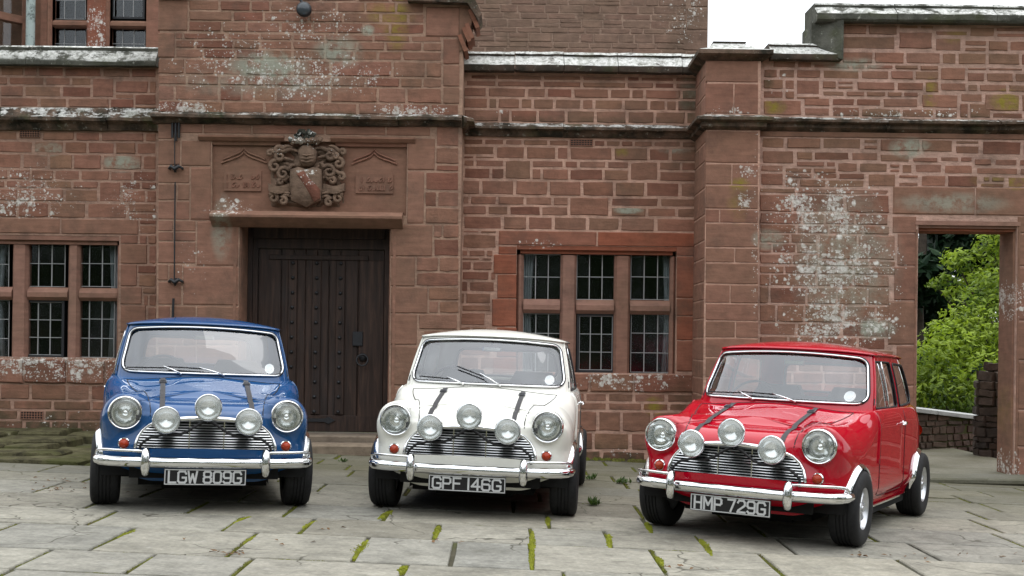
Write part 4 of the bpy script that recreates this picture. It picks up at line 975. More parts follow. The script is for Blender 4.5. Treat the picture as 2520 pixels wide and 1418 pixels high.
for k in range(len(ydefs)-1):
    y0, y1 = ydefs[k], ydefs[k+1]; half = y1*.44 + .5
    fc = list(forced.get(k, []))
    xs2 = []; x = -half - rp.random()*.5
    lo = fc[0] if fc else 1e9
    while x < min(lo - .4, half): xs2.append(x); x += rp.uniform(.6, 1.15)
    xs2 += fc
    if fc: x = fc[-1] + rp.uniform(.6, 1.1)
    while x < half + .6: xs2.append(x); x += rp.uniform(.6, 1.15)
    for a, b in zip(xs2[:-1], xs2[1:]):
        if b < -half or a > half: continue
        if y0 > 13 and a > -3.9 and b < -.6: continue
        if y0 > 11. and b < -3.1: continue
        if rp.random() < .12 and b - a > .8 and y1-y0 > .5 and not fc:
            ym = (y0+y1)/2 + rp.uniform(-.06, .06); slab(a, b, y0, ym); slab(a, b, ym, y1)
        else: slab(a, b, y0, y1)
        joints.append((b, y0, b, y1, k)); joints.append((a, y1, b, y1, k))

# moss and grass growing in the joints: nobody could count it
def moss_mat(name='moss', br=1.):
    t = NT(name); p = t.pos()
    c = t.ramp(t.noise(p, 6, 6, .65), [(.3, (.085*br,.085*br,.020)), (.5, (.125*br,.135*br,.022)), (.7, (.17*br,.185*br,.026))])
    c = t.mix(t.ramp(t.noise(p, 3, 3), [(.52,0.),(.66,.7 if br == 1. else .2)]), c, (.11,.080,.045))
    return t.bsdf(c, .9, 0, .2, t.bump(t.noise(p, 60, 5, .7), 1., .015))
M_moss = moss_mat()
mo = MB(); rm_ = random.Random(9)
def blob(x, y, r, h):
    n = 6; z = GX*x; a0 = rm_.random()*6
    mo.add([(x+r*cos(a0+i*pi/3)*rm_.uniform(.7,1.2), y+r*sin(a0+i*pi/3)*rm_.uniform(.7,1.2), z+.004) for i in range(n)] + [(x+.5*r*cos(a0+i*pi/3), y+.5*r*sin(a0+i*pi/3), z+.012+h*rm_.uniform(.5,1.)) for i in range(n)],
           [(i, (i+1) % n, n+(i+1) % n, n+i) for i in range(n)] + [tuple(range(n, 2*n))])
for (xa, ya, xb, yb, k) in joints:
    deep = abs(xb-xa) < .01
    u = rm_.random(); L = sqrt((xb-xa)**2+(yb-ya)**2)
    if deep and u > .88: continue
    if not deep and u > .65: continue
    f0 = rm_.uniform(0, .15) if deep else rm_.uniform(0, .6); f1 = rm_.uniform(.85, 1.) if deep else f0+rm_.uniform(.25, .6)
    th = rm_.uniform(.008, .016) if deep else .005
    n = int(L*(min(f1,1)-f0)/.008); ph = rm_.random()*6
    for i in range(n):
        f = f0+(min(f1,1)-f0)*i/max(n,1); wv = .3+.7*(.5+.5*sin(f*9+ph))*(.5+.5*sin(f*23+ph*2))
        blob(xa+(xb-xa)*f + rm_.gauss(0, th*wv), ya+(yb-ya)*f + rm_.gauss(0, th*wv), rm_.uniform(.006, .012), .008*wv)
mo2 = mo; mo = MB()
# bright cushions where the photo shows them
for (px, py, px2, py2, wd) in ((905,1335,870,1382,.030), (965,1262,930,1285,.022), (1310,1312,1308,1408,.017), (1350,1278,1347,1300,.018), (1592,1290,1600,1318,.024), (1724,1332,1752,1375,.022), (1080,1300,1072,1330,.020), (1498,1320,1500,1355,.018), (1000,1400,985,1418,.026), (1615,1376,1632,1400,.014), (630,1326,600,1345,.014), (620,1277,575,1294,.014), (340,1312,290,1330,.014), (790,1285,740,1308,.013)):
    a, b = gnd(px, py), gnd(px2, py2); L = sqrt((a[0]-b[0])**2+(a[1]-b[1])**2)
    for i in range(int(L/.0022)):
        f = rm_.random(); e = 4*f*(1-f)*.65+.35
        blob(a[0]+(b[0]-a[0])*f+rm_.gauss(0, wd*.45*e), a[1]+(b[1]-a[1])*f+rm_.gauss(0, wd*.45*e), rm_.uniform(.006, .012), .016*e)
M_moss2 = moss_mat('bright_moss', 1.75)
mo.build('moss_cushion', M_moss2, None, label='bright yellow green moss cushions in the nearest paving joints', cat='moss', kind='stuff')
mo = mo2
# mossy foot of the walls
for i in range(1500):
    x = rm_.uniform(-6.2, -3.9) if rm_.random() < .6 else rm_.uniform(-.5, 2.)
    y = 13.97 - abs(rm_.gauss(0, .22 if x < -3 else .1))
    if rm_.random() < .5: blob(x, y, rm_.uniform(.012, .03), .02)
mo.build('joint_moss', M_moss, None, label='dull green moss and soil lining the paving joints', cat='moss', kind='stuff')
# broken, mossy stones along the foot of the left wall
t = NT('mossy_stone'); p = t.pos()
c = t.ramp(t.noise(p, 5, 6, .7), [(.3, (.018,.016,.010)), (.48, (.075,.068,.036)), (.62, (.115,.108,.055)), (.8, (.16,.15,.11))])
c = t.mix(t.ramp(t.noise(p, 2.1, 4), [(.5,0.),(.66,.8)]), c, (.055,.060,.018))
M_mossy = t.bsdf(c, .95, 0, .15, t.bump(t.noise(p, 22, 6, .7), 1., .03))
kb = random.Random(4); kn = 0
for (y0, y1, h) in ((11.05,11.6,.03), (11.6,12.15,.035), (12.15,12.65,.05), (12.65,13.25,.075), (13.25,13.98,.10)):
    x = -6.6 + kb.random()*.4
    while x < -3.1:
        e = x + kb.uniform(.4, .95); j = lambda a: kb.uniform(-a, a)
        if e < -2.7 and not (y1 > 13.2 and e > -3.85):
            P = [(x+.02+j(.03), y0+.02+j(.04)), ((x+e)/2+j(.05), y0+.01+j(.05)), (e-.02+j(.03), y0+.02+j(.04)), (e-.02+j(.04), (y0+y1)/2), (e-.02+j(.03), y1-.02+j(.02)), ((x+e)/2, y1-.015), (x+.02+j(.03), y1-.02), (x+.02+j(.04), (y0+y1)/2)]
            cx, cy = (x+e)/2, (y0+y1)/2; hz_ = h + j(.018)
            rg_ = lambda f, z: [(cx+(a-cx)*f, cy+(b-cy)*f, z + GX*cx + j(.006)) for a, b in P]
            MB().hull2(rg_(1.,-.05), rg_(1.,hz_-.02), rg_(.93,hz_), rg_(.5,hz_+.006)).build('mossy_slab', M_mossy, None, 40, label='broken mossy slab on the damp strip below the left window', cat='slab', group='mossy slabs at the foot of the left wall')
        x = e
# gateway threshold and path beyond
thr = empty('gateway_step', (4.9, 12.85, -.14), label='long low stone step in front of the open gateway', cat='step')
MB().bbox(wx(2285,1190,12.82), wx(2640,1190,12.82), 12.80, YW - .016, -.125, -.062, .016).build('tread_slab', M_pave, thr); MB().box(wx(2292,1190,12.9), wx(2630,1190,12.9), 12.86, YW - .03, -.4, -.127).build('riser', M_mossy, thr); settle(thr)  # riser takes the dark mossy stone: shade under the nosing put into its colour
pth = MB().box(ox0 - .1, ox1 + .6, YW - .0, 20.5, -.4, -.075).build('gateway_path', M_pave, None, kind='structure')
# fallen leaves and litter by the left wheel and on slabs
M_leaf = plain('dead_leaf', (.13,.07,.03), .8, 0, .3, .4, 40)
lf = MB(); rl = random.Random(12)
for (px, py, n, sp) in ((165,1213,26,.13), (160,1190,10,.2), (560,1372,14,.06), (1700,1408,10,.1), (2200,1380,14,.16), (700,1344,4,.2), (1060,1340,6,.1), (830,1310,3,.1), (100,1190,14,.3), (2440,1380,10,.2)):
    c = gnd(px, py)
    for i in range(n):
        x, y = c[0]+rl.gauss(0, sp), c[1]+rl.gauss(0, sp*.6); s_ = rl.uniform(.010, .026); a = rl.random()*6; z = GX*x+.026
        d1 = (cos(a)*s_, sin(a)*s_); d2 = (-sin(a)*s_*.45, cos(a)*s_*.45)
        lf.add([(x-d1[0], y-d1[1], z), (x+d2[0], y+d2[1], z+rl.uniform(0,.012)), (x+d1[0], y+d1[1], z+rl.uniform(0,.01)), (x-d2[0], y-d2[1], z+rl.uniform(0,.012))], [(0,1,2,3)])
lf.build('leaf_litter', M_leaf, None, label='scattered brown dead leaves on the paving', cat='leaf litter', kind='stuff')

# ================================================================ VEGETATION
def leaf_mat(name, dark, lite, trans=.35, spec=.35):
    t = NT(name); p = t.pos()
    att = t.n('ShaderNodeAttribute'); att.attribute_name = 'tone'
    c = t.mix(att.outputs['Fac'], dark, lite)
    c = t.mix(1., c, t.ramp(t.noise(p, 3, 3), [(.3, .75), (.7, 1.25)]), 'MULTIPLY')
    b = t.n('ShaderNodeBsdfPrincipled'); t.set(b.inputs['Base Color'], c); b.inputs['Roughness'].default_value = .5; b.inputs['Specular IOR Level'].default_value = spec
    tl = t.n('ShaderNodeBsdfTranslucent'); t.set(tl.inputs[0], c)
    mx = t.n('ShaderNodeMixShader'); mx.inputs[0].default_value = trans
    t.t.links.new(b.outputs[0], mx.inputs[1]); t.t.links.new(tl.outputs[0], mx.inputs[2]); t.t.links.new(mx.outputs[0], t.out.inputs['Surface'])
    return t.m
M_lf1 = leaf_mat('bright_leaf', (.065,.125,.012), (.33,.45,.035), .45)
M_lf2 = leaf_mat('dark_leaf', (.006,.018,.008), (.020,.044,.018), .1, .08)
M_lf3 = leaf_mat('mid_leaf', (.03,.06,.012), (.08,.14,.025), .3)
M_bark = plain('bark', (.06,.048,.038), .9, 0, .2, .4, 14)
def foliage(clumps, n, size, rng_, flat=.6):
    V = []; F = []; T = []
    tot = sum(c[3]**2 for c in clumps)
    for (cx, cy, cz, r, *sq) in clumps:
        k = int(n * r*r / tot); tone0 = rng_.uniform(.15, .85); sz_ = sq[0] if sq else .8
        for i in range(k):
            while True:
                u = Vector((rng_.gauss(0,1), rng_.gauss(0,1), rng_.gauss(0,1)))
                if u.length > .1: break
            u.normalize(); rr = r * (rng_.random() ** .35)
            rr *= 1 + .18*sin(u.x*7+cx*3)*sin(u.z*6+cz*5)
            c = Vector((cx, cy, cz)) + Vector((u.x, u.y, u.z*sz_)) * rr
            nrm_ = (u + Vector((0,0,.6)) + Vector((rng_.gauss(0,1), rng_.gauss(0,1), rng_.gauss(0,1)))*flat).normalized()
            a = nrm_.orthogonal().normalized(); b = nrm_.cross(a); an = rng_.random()*6.28
            d1 = a*cos(an)+b*sin(an); d2 = nrm_.cross(d1); s_ = size*rng_.uniform(.6, 1.35)
            q = len(V)
            V += [c-d1*s_, c-d2*s_*.42-nrm_*s_*.12, c+d1*s_, c+d2*s_*.42-nrm_*s_*.12]; F.append((q, q+1, q+2, q+3))
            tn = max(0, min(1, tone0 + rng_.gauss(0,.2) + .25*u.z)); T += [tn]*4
    return V, F, T
def foliage_obj(name, clumps, n, size, seed, mat, parent):
    V, F, T = foliage(clumps, n, size, random.Random(seed))
    me = bpy.data.meshes.new(name); me.from_pydata([tuple(v) for v in V], [], F)
    at = me.attributes.new('tone', 'FLOAT', 'POINT'); at.data.foreach_set('value', T)
    return link(name, me, parent, mat)
def branchy(parent, base, tops, r0, seed, name='trunk'):
    m = MB(); r = random.Random(seed); b = Vector(base)
    for tp in tops:
        tp = Vector(tp); pts = []; rad = []
        for i in range(7):
            f = i/6; pts.append(b.lerp(tp, f) + Vector((r.gauss(0,.05), r.gauss(0,.05), 0))*sin(f*pi)); rad.append(r0*(1-f*.8))
        m.tube(pts, rad, 6)
    return m.build(name, M_bark, parent, 60)
def PV(px, py, Y): return (wx(px,py,Y), Y, wz(px,py,Y))
# bright shrub filling the gateway
rv = random.Random(2)
cl = []
for (px, py, Y, r) in ((2300,880,19.5,.5), (2360,850,19.8,.55), (2430,820,20,.6), (2330,960,19.2,.5), (2420,930,19.4,.6), (2270,930,19.6,.45), (2480,760,20.3,.5), (2400,750,20.4,.36), (2370,790,20.2,.4), (2440,700,20.4,.35), (2520,850,20,.7), (2560,700,20.4,.7), (2240,990,19.4,.5), (2190,960,19.8,.6), (2320,820,19.9,.3), (2460,980,19.3,.5), (2380,990,19.2,.45)):
    cl.append((*PV(px, py, Y), r, .8))
sb = empty('shrub', PV(2400, 1080, 20), label='bright green leafy shrub seen low through the gateway', cat='shrub')
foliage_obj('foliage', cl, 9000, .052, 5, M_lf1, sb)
branchy(sb, PV(2400,1090,20), [c[:3] for c in cl[:9]], .03, 3, 'stem'); settle(sb)
cl = []
for (px, py, Y, r) in ((2350,640,22,.3), (2400,690,22,.33), (2330,690,22,.22), (2440,600,22,.35), (2480,650,22,.4), (2300,700,22.2,.16), (2380,640,22,.3), (2470,560,22,.4), (2540,600,22.2,.8), (2570,480,22.5,.9), (2420,560,22.3,.22), (2350,720,21.8,.22), (2460,700,21.8,.3)):
    cl.append((*PV(px, py, Y), r, .75))
tr = empty('young_tree', PV(2560, 1080, 22), label='slender light green tree leaning into the gateway from the right', cat='tree')
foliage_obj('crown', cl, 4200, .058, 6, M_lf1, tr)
branchy(tr, PV(2600,1090,22), [c[:3] for c in cl], .05, 4); settle(tr)
# dark conifers behind
rv = random.Random(8)
for n_, (px, Y, h, lab) in enumerate(((2260, 27, 9, 'dark conifer at left behind the gateway shrub'), (2380, 31, 11, 'tall dark conifer in the middle of the gateway view'), (2500, 29, 8.5, 'dark conifer partly hidden by the right gateway jamb'), (2130, 30, 5, 'low dark yew behind the gateway wall'), (2200, 36, 12, 'tall dark conifer farthest left in the gateway view'), (2330, 38, 12, 'farthest dark conifer high in the gateway view'))):
    b = Vector(PV(px, 1040, Y)); b.z = -.2
    hh = h if n_ != 3 else 3.4
    hh = min(hh, wz(px, 150, Y)*.9)
    c = empty('conifer', b, label=lab, cat='tree', group='dark conifers beyond the gateway')
    cl = []
    for k in range(34):
        f = rv.random(); z = .1 + f*(hh-.3); R = 2.3*(1-f*.75)*rv.uniform(.3, 1.); a = rv.random()*6.28
        cl.append((b.x+R*cos(a), b.y+R*sin(a), z, rv.uniform(.45, .8)*(1-f*.4), .7))
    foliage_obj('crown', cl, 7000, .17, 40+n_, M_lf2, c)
    branchy(c, b, [(b.x, b.y, hh)], .16, 7); settle(c)
# dark bank of undergrowth behind the shrub
cl = [(*PV(px, 1000 + rv.uniform(-60,60), 23.5), rv.uniform(.5,.8), .8) for px in range(2150, 2640, 40)]
ug = empty('hedge', PV(2380,1080,23.5), label='dark undergrowth hedge behind the bright gateway shrub', cat='hedge')
foliage_obj('foliage', cl, 3500, .08, 77, M_lf3, ug); branchy(ug, PV(2380,1085,23.5), [c[:3] for c in cl], .03, 9, 'stem'); settle(ug)

# low garden wall with pale coping beyond the gateway, and the rough pier on its right
lw = empty('garden_wall', (6.0, 17, -.1), label='low rough stone wall with pale coping beyond the gateway', cat='wall')
a = Vector((wx(2225,1000,16.3), 16.3)); b = Vector((wx(2470,1030,17.9), 17.6))
za_, zb_ = wz(2250, 1000, 16.3), wz(2475, 1032, 17.6)
M_rubd = stone_mat('dark_rubble', [(.055,.042,.036), (.075,.055,.045), (.048,.040,.036)], [], base_l=.03, tint=.3)
M_rub = stone_mat('rough_rubble', [(.075,.046,.036), (.105,.064,.050), (.060,.042,.034), (.12,.078,.060)], [], base_l=.03, tint=.35)
dirv = (b-a).normalized(); nn = Vector((dirv.y, -dirv.x)); ang = atan2(dirv.y, dirv.x); Lw = (b-a).length
m = MB(); m.v = [(a.x,a.y,-.5),(b.x,b.y,-.5),(b.x-nn.x*.35,b.y-nn.y*.35,-.5),(a.x-nn.x*.35,a.y-nn.y*.35,-.5),(a.x,a.y,za_-.06),(b.x,b.y,zb_-.06),(b.x-nn.x*.35,b.y-nn.y*.35,zb_-.06),(a.x-nn.x*.35,a.y-nn.y*.35,za_-.06)]
m.f = [(0,1,5,4),(1,2,6,5),(2,3,7,6),(3,0,4,7),(4,5,6,7)]
m.build('mortar_core', M_earth, lw)
rg = random.Random(6); z = -.25
while z < za_ - .1:
    h = rg.uniform(.05, .12); x = rg.uniform(0,.1)
    while x < Lw:
        e = x + rg.uniform(.12, .34); top = za_ + (zb_-za_)*(x/Lw) - .07
        if z + h < top + .03:
            o = bpy.data.objects.new('stone', stone_mesh('r', rg.randrange(14), M_rub)); COL.objects.link(o); o.parent = lw
            q = a + dirv*((x+min(e,Lw))/2); o.location = (q.x, q.y, z+h/2); o.rotation_euler = (rg.uniform(-.08,.08), rg.uniform(-.07,.07), ang + rg.uniform(-.1,.1)); o.scale = (min(e,Lw)-x-rg.uniform(.008,.03), rg.uniform(1.5,3.5), h-rg.uniform(.006,.022))
        x = e
    z += h
M_pale = plain('pale_coping', (.40,.41,.40), .85, 0, .3, .2, 10)
x = 0
while x < Lw:
    e = min(x + rg.uniform(.55, .9), Lw); q0 = a+dirv*(x+.006)+nn*.05; q1 = a+dirv*(e-.006)+nn*.05; w0 = za_+(zb_-za_)*x/Lw; w1 = za_+(zb_-za_)*e/Lw
    r0 = q0-nn*.45; r1 = q1-nn*.45
    MB().hull2([(q0.x,q0.y,w0-.06),(q1.x,q1.y,w1-.06),(r1.x,r1.y,w1-.06),(r0.x,r0.y,w0-.06)], [(q0.x,q0.y,w0-.012),(q1.x,q1.y,w1-.012),(r1.x,r1.y,w1+.03),(r0.x,r0.y,w0+.03)]).build('coping_slab', M_pale, lw)
    x = e
settle(lw)
pr = empty('rubble_pier', PV(2445, 1120, 15.6), label='dark rounded rubble stone pier just inside the gateway right jamb', cat='pier')
pc = Vector((wx(2470,1000,15.6), 15.75)); ztop = wz(2455, 905, 15.6)
MB().lathe([(.25,-.4), (.25,ztop-.34), (.21,ztop-.15), (.12,ztop-.03), (.02,ztop)], (pc.x, pc.y, 0), 'z', 14).build('pier_core', M_earth, pr)
z = -.3
while z < ztop - .02:
    h = rg.uniform(.06, .13); R = .27 if z < ztop - .34 else .27*sqrt(max(.10, 1-((z-ztop+.34)/.36)**2))
    k = max(4, int(2*pi*R/rg.uniform(.14,.24))); a0 = rg.random()*3
    for i in range(k):
        an = a0 + 2*pi*i/k
        o = bpy.data.objects.new('stone', stone_mesh('r', rg.randrange(14), M_rubd)); COL.objects.link(o); o.parent = pr
        o.location = (pc.x+R*cos(an), pc.y+R*sin(an), z+h/2); o.rotation_euler = (rg.uniform(-.15,.15), rg.uniform(-.12,.12), an+pi/2); o.scale = (2*pi*R/k*rg.uniform(.8,1.02), rg.uniform(1.5,4), h*rg.uniform(.8,.98))
    z += h
settle(pr)
# weeds in the paving between the white and the red car
def weed(px, py, n, s_, seed, lab):
    x, y = gnd(px, py); r = random.Random(seed); m = MB(); T = []
    for i in range(n):
        a = r.random()*6.28; L = s_*r.uniform(.5,1.2); up = r.uniform(.3,1.); bx_, by_ = x+r.gauss(0,s_*.35), y+r.gauss(0,s_*.35); z = GX*x+.02
        d_ = Vector((cos(a)*L*(1-up*.5), sin(a)*L*(1-up*.5), L*up)); w_ = Vector((-sin(a), cos(a), 0))*L*.16; b0 = Vector((bx_,by_,z))
        m.add([b0, b0+d_*.5+w_, b0+d_, b0+d_*.5-w_], [(0,1,2,3)])
    me = m.mesh('weed'); at = me.attributes.new('tone', 'FLOAT', 'POINT'); at.data.foreach_set('value', [r.random() for _ in range(len(me.vertices))])
    link('weed', me, None, M_lf3, label=lab, cat='weed')
weed(1462,1250,46,.07,1,'small weed in the paving joint nearest the white car rear tyre')
weed(1532,1195,40,.075,2,'taller weed in the paving beside the red car front tyre')
weed(1455,1185,34,.06,3,'weed at the foot of the wall behind the white car')
weed(845,1142,30,.05,4,'tuft of grass below the door step')

# belt of trees across the lane behind the viewer (seen only as reflections)
cl = []
rv = random.Random(14)
for i in range(46):
    an = radians(-100 + 200*i/45); R_ = 32 + rv.uniform(-3, 4); x = R_*sin(an)*1.15; y = 2 - R_*cos(an)
    H = 15 + 4*sin(i*.7) + rv.uniform(-2,2)
    for k in range(6): cl.append((x+rv.uniform(-1.5,1.5), y+rv.uniform(-1.5,1.5), H*(.08+.165*k), rv.uniform(2.0,3.0), .9))
V, F, T = foliage(cl, 26000, .62, random.Random(3))
me = bpy.data.meshes.new('far_wood'); me.from_pydata([tuple(v) for v in V], [], F)
at = me.attributes.new('tone', 'FLOAT', 'POINT'); at.data.foreach_set('value', T)
link('far_wood', me, None, M_lf3, label='belt of trees across the lane facing the house', cat='wood', kind='stuff')
# ================================================================ CARS
def paint_mat(name, col, flake=0.):
    t = NT(name); n = t.noise(t.objc(), 3, 3)
    c = t.mix(1., col, t.ramp(n, [(.3, .97), (.7, 1.03)]), 'MULTIPLY')
    b = t.bump(t.noise(t.objc(), 60, 2), .015, .002)
    return t.bsdf(c, .5, 0., .0, None, Coat_Weight=1.0, Coat_Roughness=.015, Coat_IOR=1.5, Coat_Normal=b)
P_BLUE = paint_mat('blue_paint', (.014,.068,.190)); P_WHITE = paint_mat('cream_paint', (.78,.775,.71)); P_RED = paint_mat('red_paint', (.40,.002,.015))
t = NT('chrome'); n = t.noise(t.objc(), 12, 4)
M_chrome = t.bsdf((.78,.79,.80), t.rng(n, .3, .7, .03, .10), 1.0)
t = NT('tyre_rubber'); p = t.objc(); n = t.noise(p, 40, 4)
M_tyre = t.bsdf(t.ramp(n, [(.3,(.010,.010,.011)), (.7,(.018,.018,.019))]), .75, 0, .3, t.bump(n, .2, .003))
t = NT('silver_alloy'); n = t.noise(t.objc(), 25, 4)
M_alloy = t.bsdf(t.ramp(n, [(.3,(.50,.51,.53)), (.7,(.62,.63,.65))]), .32, .75)
M_black = plain('black_trim', (.008,.008,.009), .55, 0, .4, .2, 40)
M_under = plain('underbody', (.010,.010,.010), .9, 0, .2, .2, 20)
M_vinyl = plain('dark_vinyl', (.020,.020,.022), .55, 0, .4, .2, 50)
M_headl = plain('grey_headlining', (.32,.32,.31), .9, 0, .2, .08, 60)
M_strap = plain('leather_strap', (.030,.028,.030), .6, 0, .4, .25, 60)
M_buck = plain('buckle_metal', (.10,.10,.11), .4, .7)
t = NT('amber_lens'); n = t.voro(t.objc(), 160)
M_amber = t.bsdf((.33,.028,.004), .2, 0, .4, t.bump(n, .3, .004))
t = NT('slat_metal'); n = t.noise(t.objc(), 20, 3); M_slat = t.bsdf((.62,.63,.64), .3, 1.0)
t = NT('headlamp_reflector'); n = t.noise(t.objc(), 14, 2); M_hrefl = t.bsdf((.86,.87,.86), .07, 1.0, .5, t.bump(n, .10, .01))
t = NT('reflector'); n = t.noise(t.objc(), 14, 2)
M_refl = t.bsdf((.92,.93,.92), .2, 1.0, .5, t.bump(n, .05, .01))
M_carglass = glass_thin('car_glass', (.90,.93,.94), 3.3)
def lens_mat(name, milk):
    t = NT(name)
    tr = t.n('ShaderNodeBsdfTransparent'); tr.inputs[0].default_value = (.93,.95,.95,1)
    gl = t.n('ShaderNodeBsdfGlossy'); gl.inputs['Roughness'].default_value = .06
    df = t.n('ShaderNodeBsdfDiffuse'); df.inputs[0].default_value = (.80,.83,.84,1)
    wv = t.n('ShaderNodeTexWave'); wv.bands_direction = 'X'; t.set(wv.inputs['Vector'], t.objc()); wv.inputs['Scale'].default_value = 14
    nb = t.bump(wv.outputs['Fac'], .12, .004)
    t.set(gl.inputs['Normal'], nb)
    m1 = t.n('ShaderNodeMixShader'); m1.inputs[0].default_value = milk; t.t.links.new(tr.outputs[0], m1.inputs[1]); t.t.links.new(df.outputs[0], m1.inputs[2])
    fr = t.n('ShaderNodeLayerWeight'); fr.inputs['Blend'].default_value = .5; t.set(fr.inputs['Normal'], nb)
    m2 = t.n('ShaderNodeMixShader'); t.set(m2.inputs[0], t.math('ADD', .06, t.math('POWER', fr.outputs['Facing'], 5), clamp=True)); t.t.links.new(m1.outputs[0], m2.inputs[1]); t.t.links.new(gl.outputs[0], m2.inputs[2])
    t.t.links.new(m2.outputs[0], t.out.inputs['Surface']); return t.m
M_lens = lens_mat('headlamp_lens', .08); M_lens2 = lens_mat('spotlamp_lens', .22)
M_plate = plain('plate_black', (.008,.008,.009), .45, 0, .4, .1, 30)
M_digit = plain('plate_silver', (.58,.59,.60), .4, .3, .5, .08, 60)
M_paper = plain('white_sticker', (.70,.71,.70), .7)

def crom(ctrl, n):                                     # centripetal-ish Catmull-Rom through tuples, resampled evenly in the first two coords
    P = [ctrl[0]] + list(ctrl) + [ctrl[-1]]; out_ = []
    for i in range(1, len(P)-2):
        for k in range(24):
            u = k/24; a, b, c, d_ = P[i-1], P[i], P[i+1], P[i+2]
            out_.append(tuple(.5*((2*b[q]) + (-a[q]+c[q])*u + (2*a[q]-5*b[q]+4*c[q]-d_[q])*u*u + (-a[q]+3*b[q]-3*c[q]+d_[q])*u**3) for q in range(len(b))))
    out_.append(tuple(ctrl[-1]))
    L = [0]
    for a, b in zip(out_[:-1], out_[1:]): L.append(L[-1] + sqrt((a[0]-b[0])**2+(a[1]-b[1])**2))
    res = []; j = 0
    for i in range(n):
        s_ = L[-1]*i/(n-1)
        while j < len(L)-2 and L[j+1] < s_: j += 1
        f = (s_-L[j])/max(1e-9, L[j+1]-L[j]); res.append(tuple(a+(b-a)*f for a, b in zip(out_[j], out_[j+1])))
    return res
def sstep(a, b, x):
    x = max(0., min(1., (x-a)/(b-a))); return x*x*(3-2*x)
def lerp_tab(tab, x):
    if x <= tab[0][0]: return tab[0][1]
    for (a, u), (b, v) in zip(tab[:-1], tab[1:]):
        if x <= b: return u+(v-u)*(x-a)/(b-a)
    return tab[-1][1]
FAX, RAX, WR = .45, 2.486, .25
LAMP = (.539, .06, .664)
def xb(y): return .375 + .185*sstep(.0, .95, y)         # bonnet half width

# plan outline of the lower body: x, y, top height, shoulder width, shoulder height
OUT = crom([(0,0,.745,.26,.115), (.25,.004,.745,.26,.12), (.42,.02,.750,.25,.14), (.54,.05,.755,.24,.17), (.64,.12,.760,.22,.22), (.695,.24,.770,.20,.23), (.712,.42,.785,.185,.23), (.712,.7,.825,.14,.20), (.708,1.0,.872,.06,.14),
            (.712,1.4,.882,.05,.14), (.714,1.8,.882,.05,.14), (.708,2.2,.882,.06,.16), (.690,2.5,.88,.08,.20), (.64,2.75,.88,.12,.30), (.54,2.90,.88,.15,.36), (.3,2.965,.88,.17,.40), (0,2.98,.88,.17,.40)], 250)
ZSP = [(.2,.750), (.4,.797), (.65,.852), (.9,.897), (1.15,.912), (1.7,.912), (2.3,.91), (2.9,.90)]
def zsp(y):                                            # smooth centreline height
    k = 1
    while k < len(ZSP)-2 and y > ZSP[k+1][0]: k += 1
    (xa, a), (xb_, b), (xc, c), (xd, d_) = ZSP[max(0,k-1)], ZSP[k], ZSP[k+1], ZSP[min(len(ZSP)-1,k+2)]
    y = max(ZSP[0][0], min(ZSP[-1][0], y))
    if y < xb_: (xa, a), (xb_, b), (xc, c), (xd, d_) = (xa-.1, a-(b-a)), (xa, a), (xb_, b), (xc, c)
    h = xc-xb_; u = (y-xb_)/h; m0 = (c-a)/(xc-xa)*h; m1 = (d_-b)/(xd-xb_)*h if xd > xc else 0
    return (2*u**3-3*u*u+1)*b + (u**3-2*u*u+u)*m0 + (-2*u**3+3*u*u)*c + (u**3-u*u)*m1
def body_grid():
    half = []
    n = len(OUT)
    for i in range(n):
        x, y, zt, Rh, Rv = OUT[i]
        a, b = OUT[max(0,i-1)], OUT[min(n-1,i+1)]
        tx, ty = b[0]-a[0], b[1]-a[1]; l = sqrt(tx*tx+ty*ty); nx_, ny_ = -ty/l, tx/l      # inward normal
        if i == 0: nx_, ny_ = 0, 1
        if i == n-1: nx_, ny_ = 0, -1
        zs_ = zt - Rv; col = []
        bot = .195 + (.03*sstep(.35,.55,abs(x)) if y < .3 else 0.)
        for k in range(30):
            z = bot + (zs_-bot)*k/29; d_ = (.055 + .085*(1-sstep(.15,.45,y)))*(1-sstep(bot, bot+.15, z))
            col.append((x+nx_*d_, y+ny_*d_, z))
        for k in range(1, 15):
            ph = pi/2*k/14; d_ = Rh*(1-cos(ph)); col.append((x+nx_*d_, y+ny_*d_, zs_+Rv*sin(ph)))
        ex, ey, ez = col[-1]; cy = max(.45, min(2.4, ey)); cz = zsp(cy)
        for k in range(1, 23):
            w_ = k/22; f = w_*w_*(3-2*w_); px_, py_ = ex*(1-w_), ey+(cy-ey)*w_
            col.append((px_, py_, ez+(zsp(max(.3, py_))-ez)*f))
        half.append(col)
    # sculpting
    for col in half:
        for k, (x, y, z) in enumerate(col):
            if y < .95 and z > .6 and k > 40:
                z -= .020*math.exp(-((x-xb(y)-.035)/.05)**2)*(1-sstep(.5,.9,y))
            r_ = sqrt((x-LAMP[0])**2+(z-LAMP[2])**2)
            if y < .5 and r_ < .24:
                y2 = LAMP[1] + .012*(r_/.11) + (.02 if z > LAMP[2] else 0)*sstep(.06,.13,r_)
                f = 1-sstep(.116, .235, r_)
                if y > y2: y = y + (y2-y)*f
                else: y = y + (y2-y)*f*.8
            col[k] = (x, y, z)
    return half
HB = body_grid(); NB, KB = len(HB), len(HB[0])
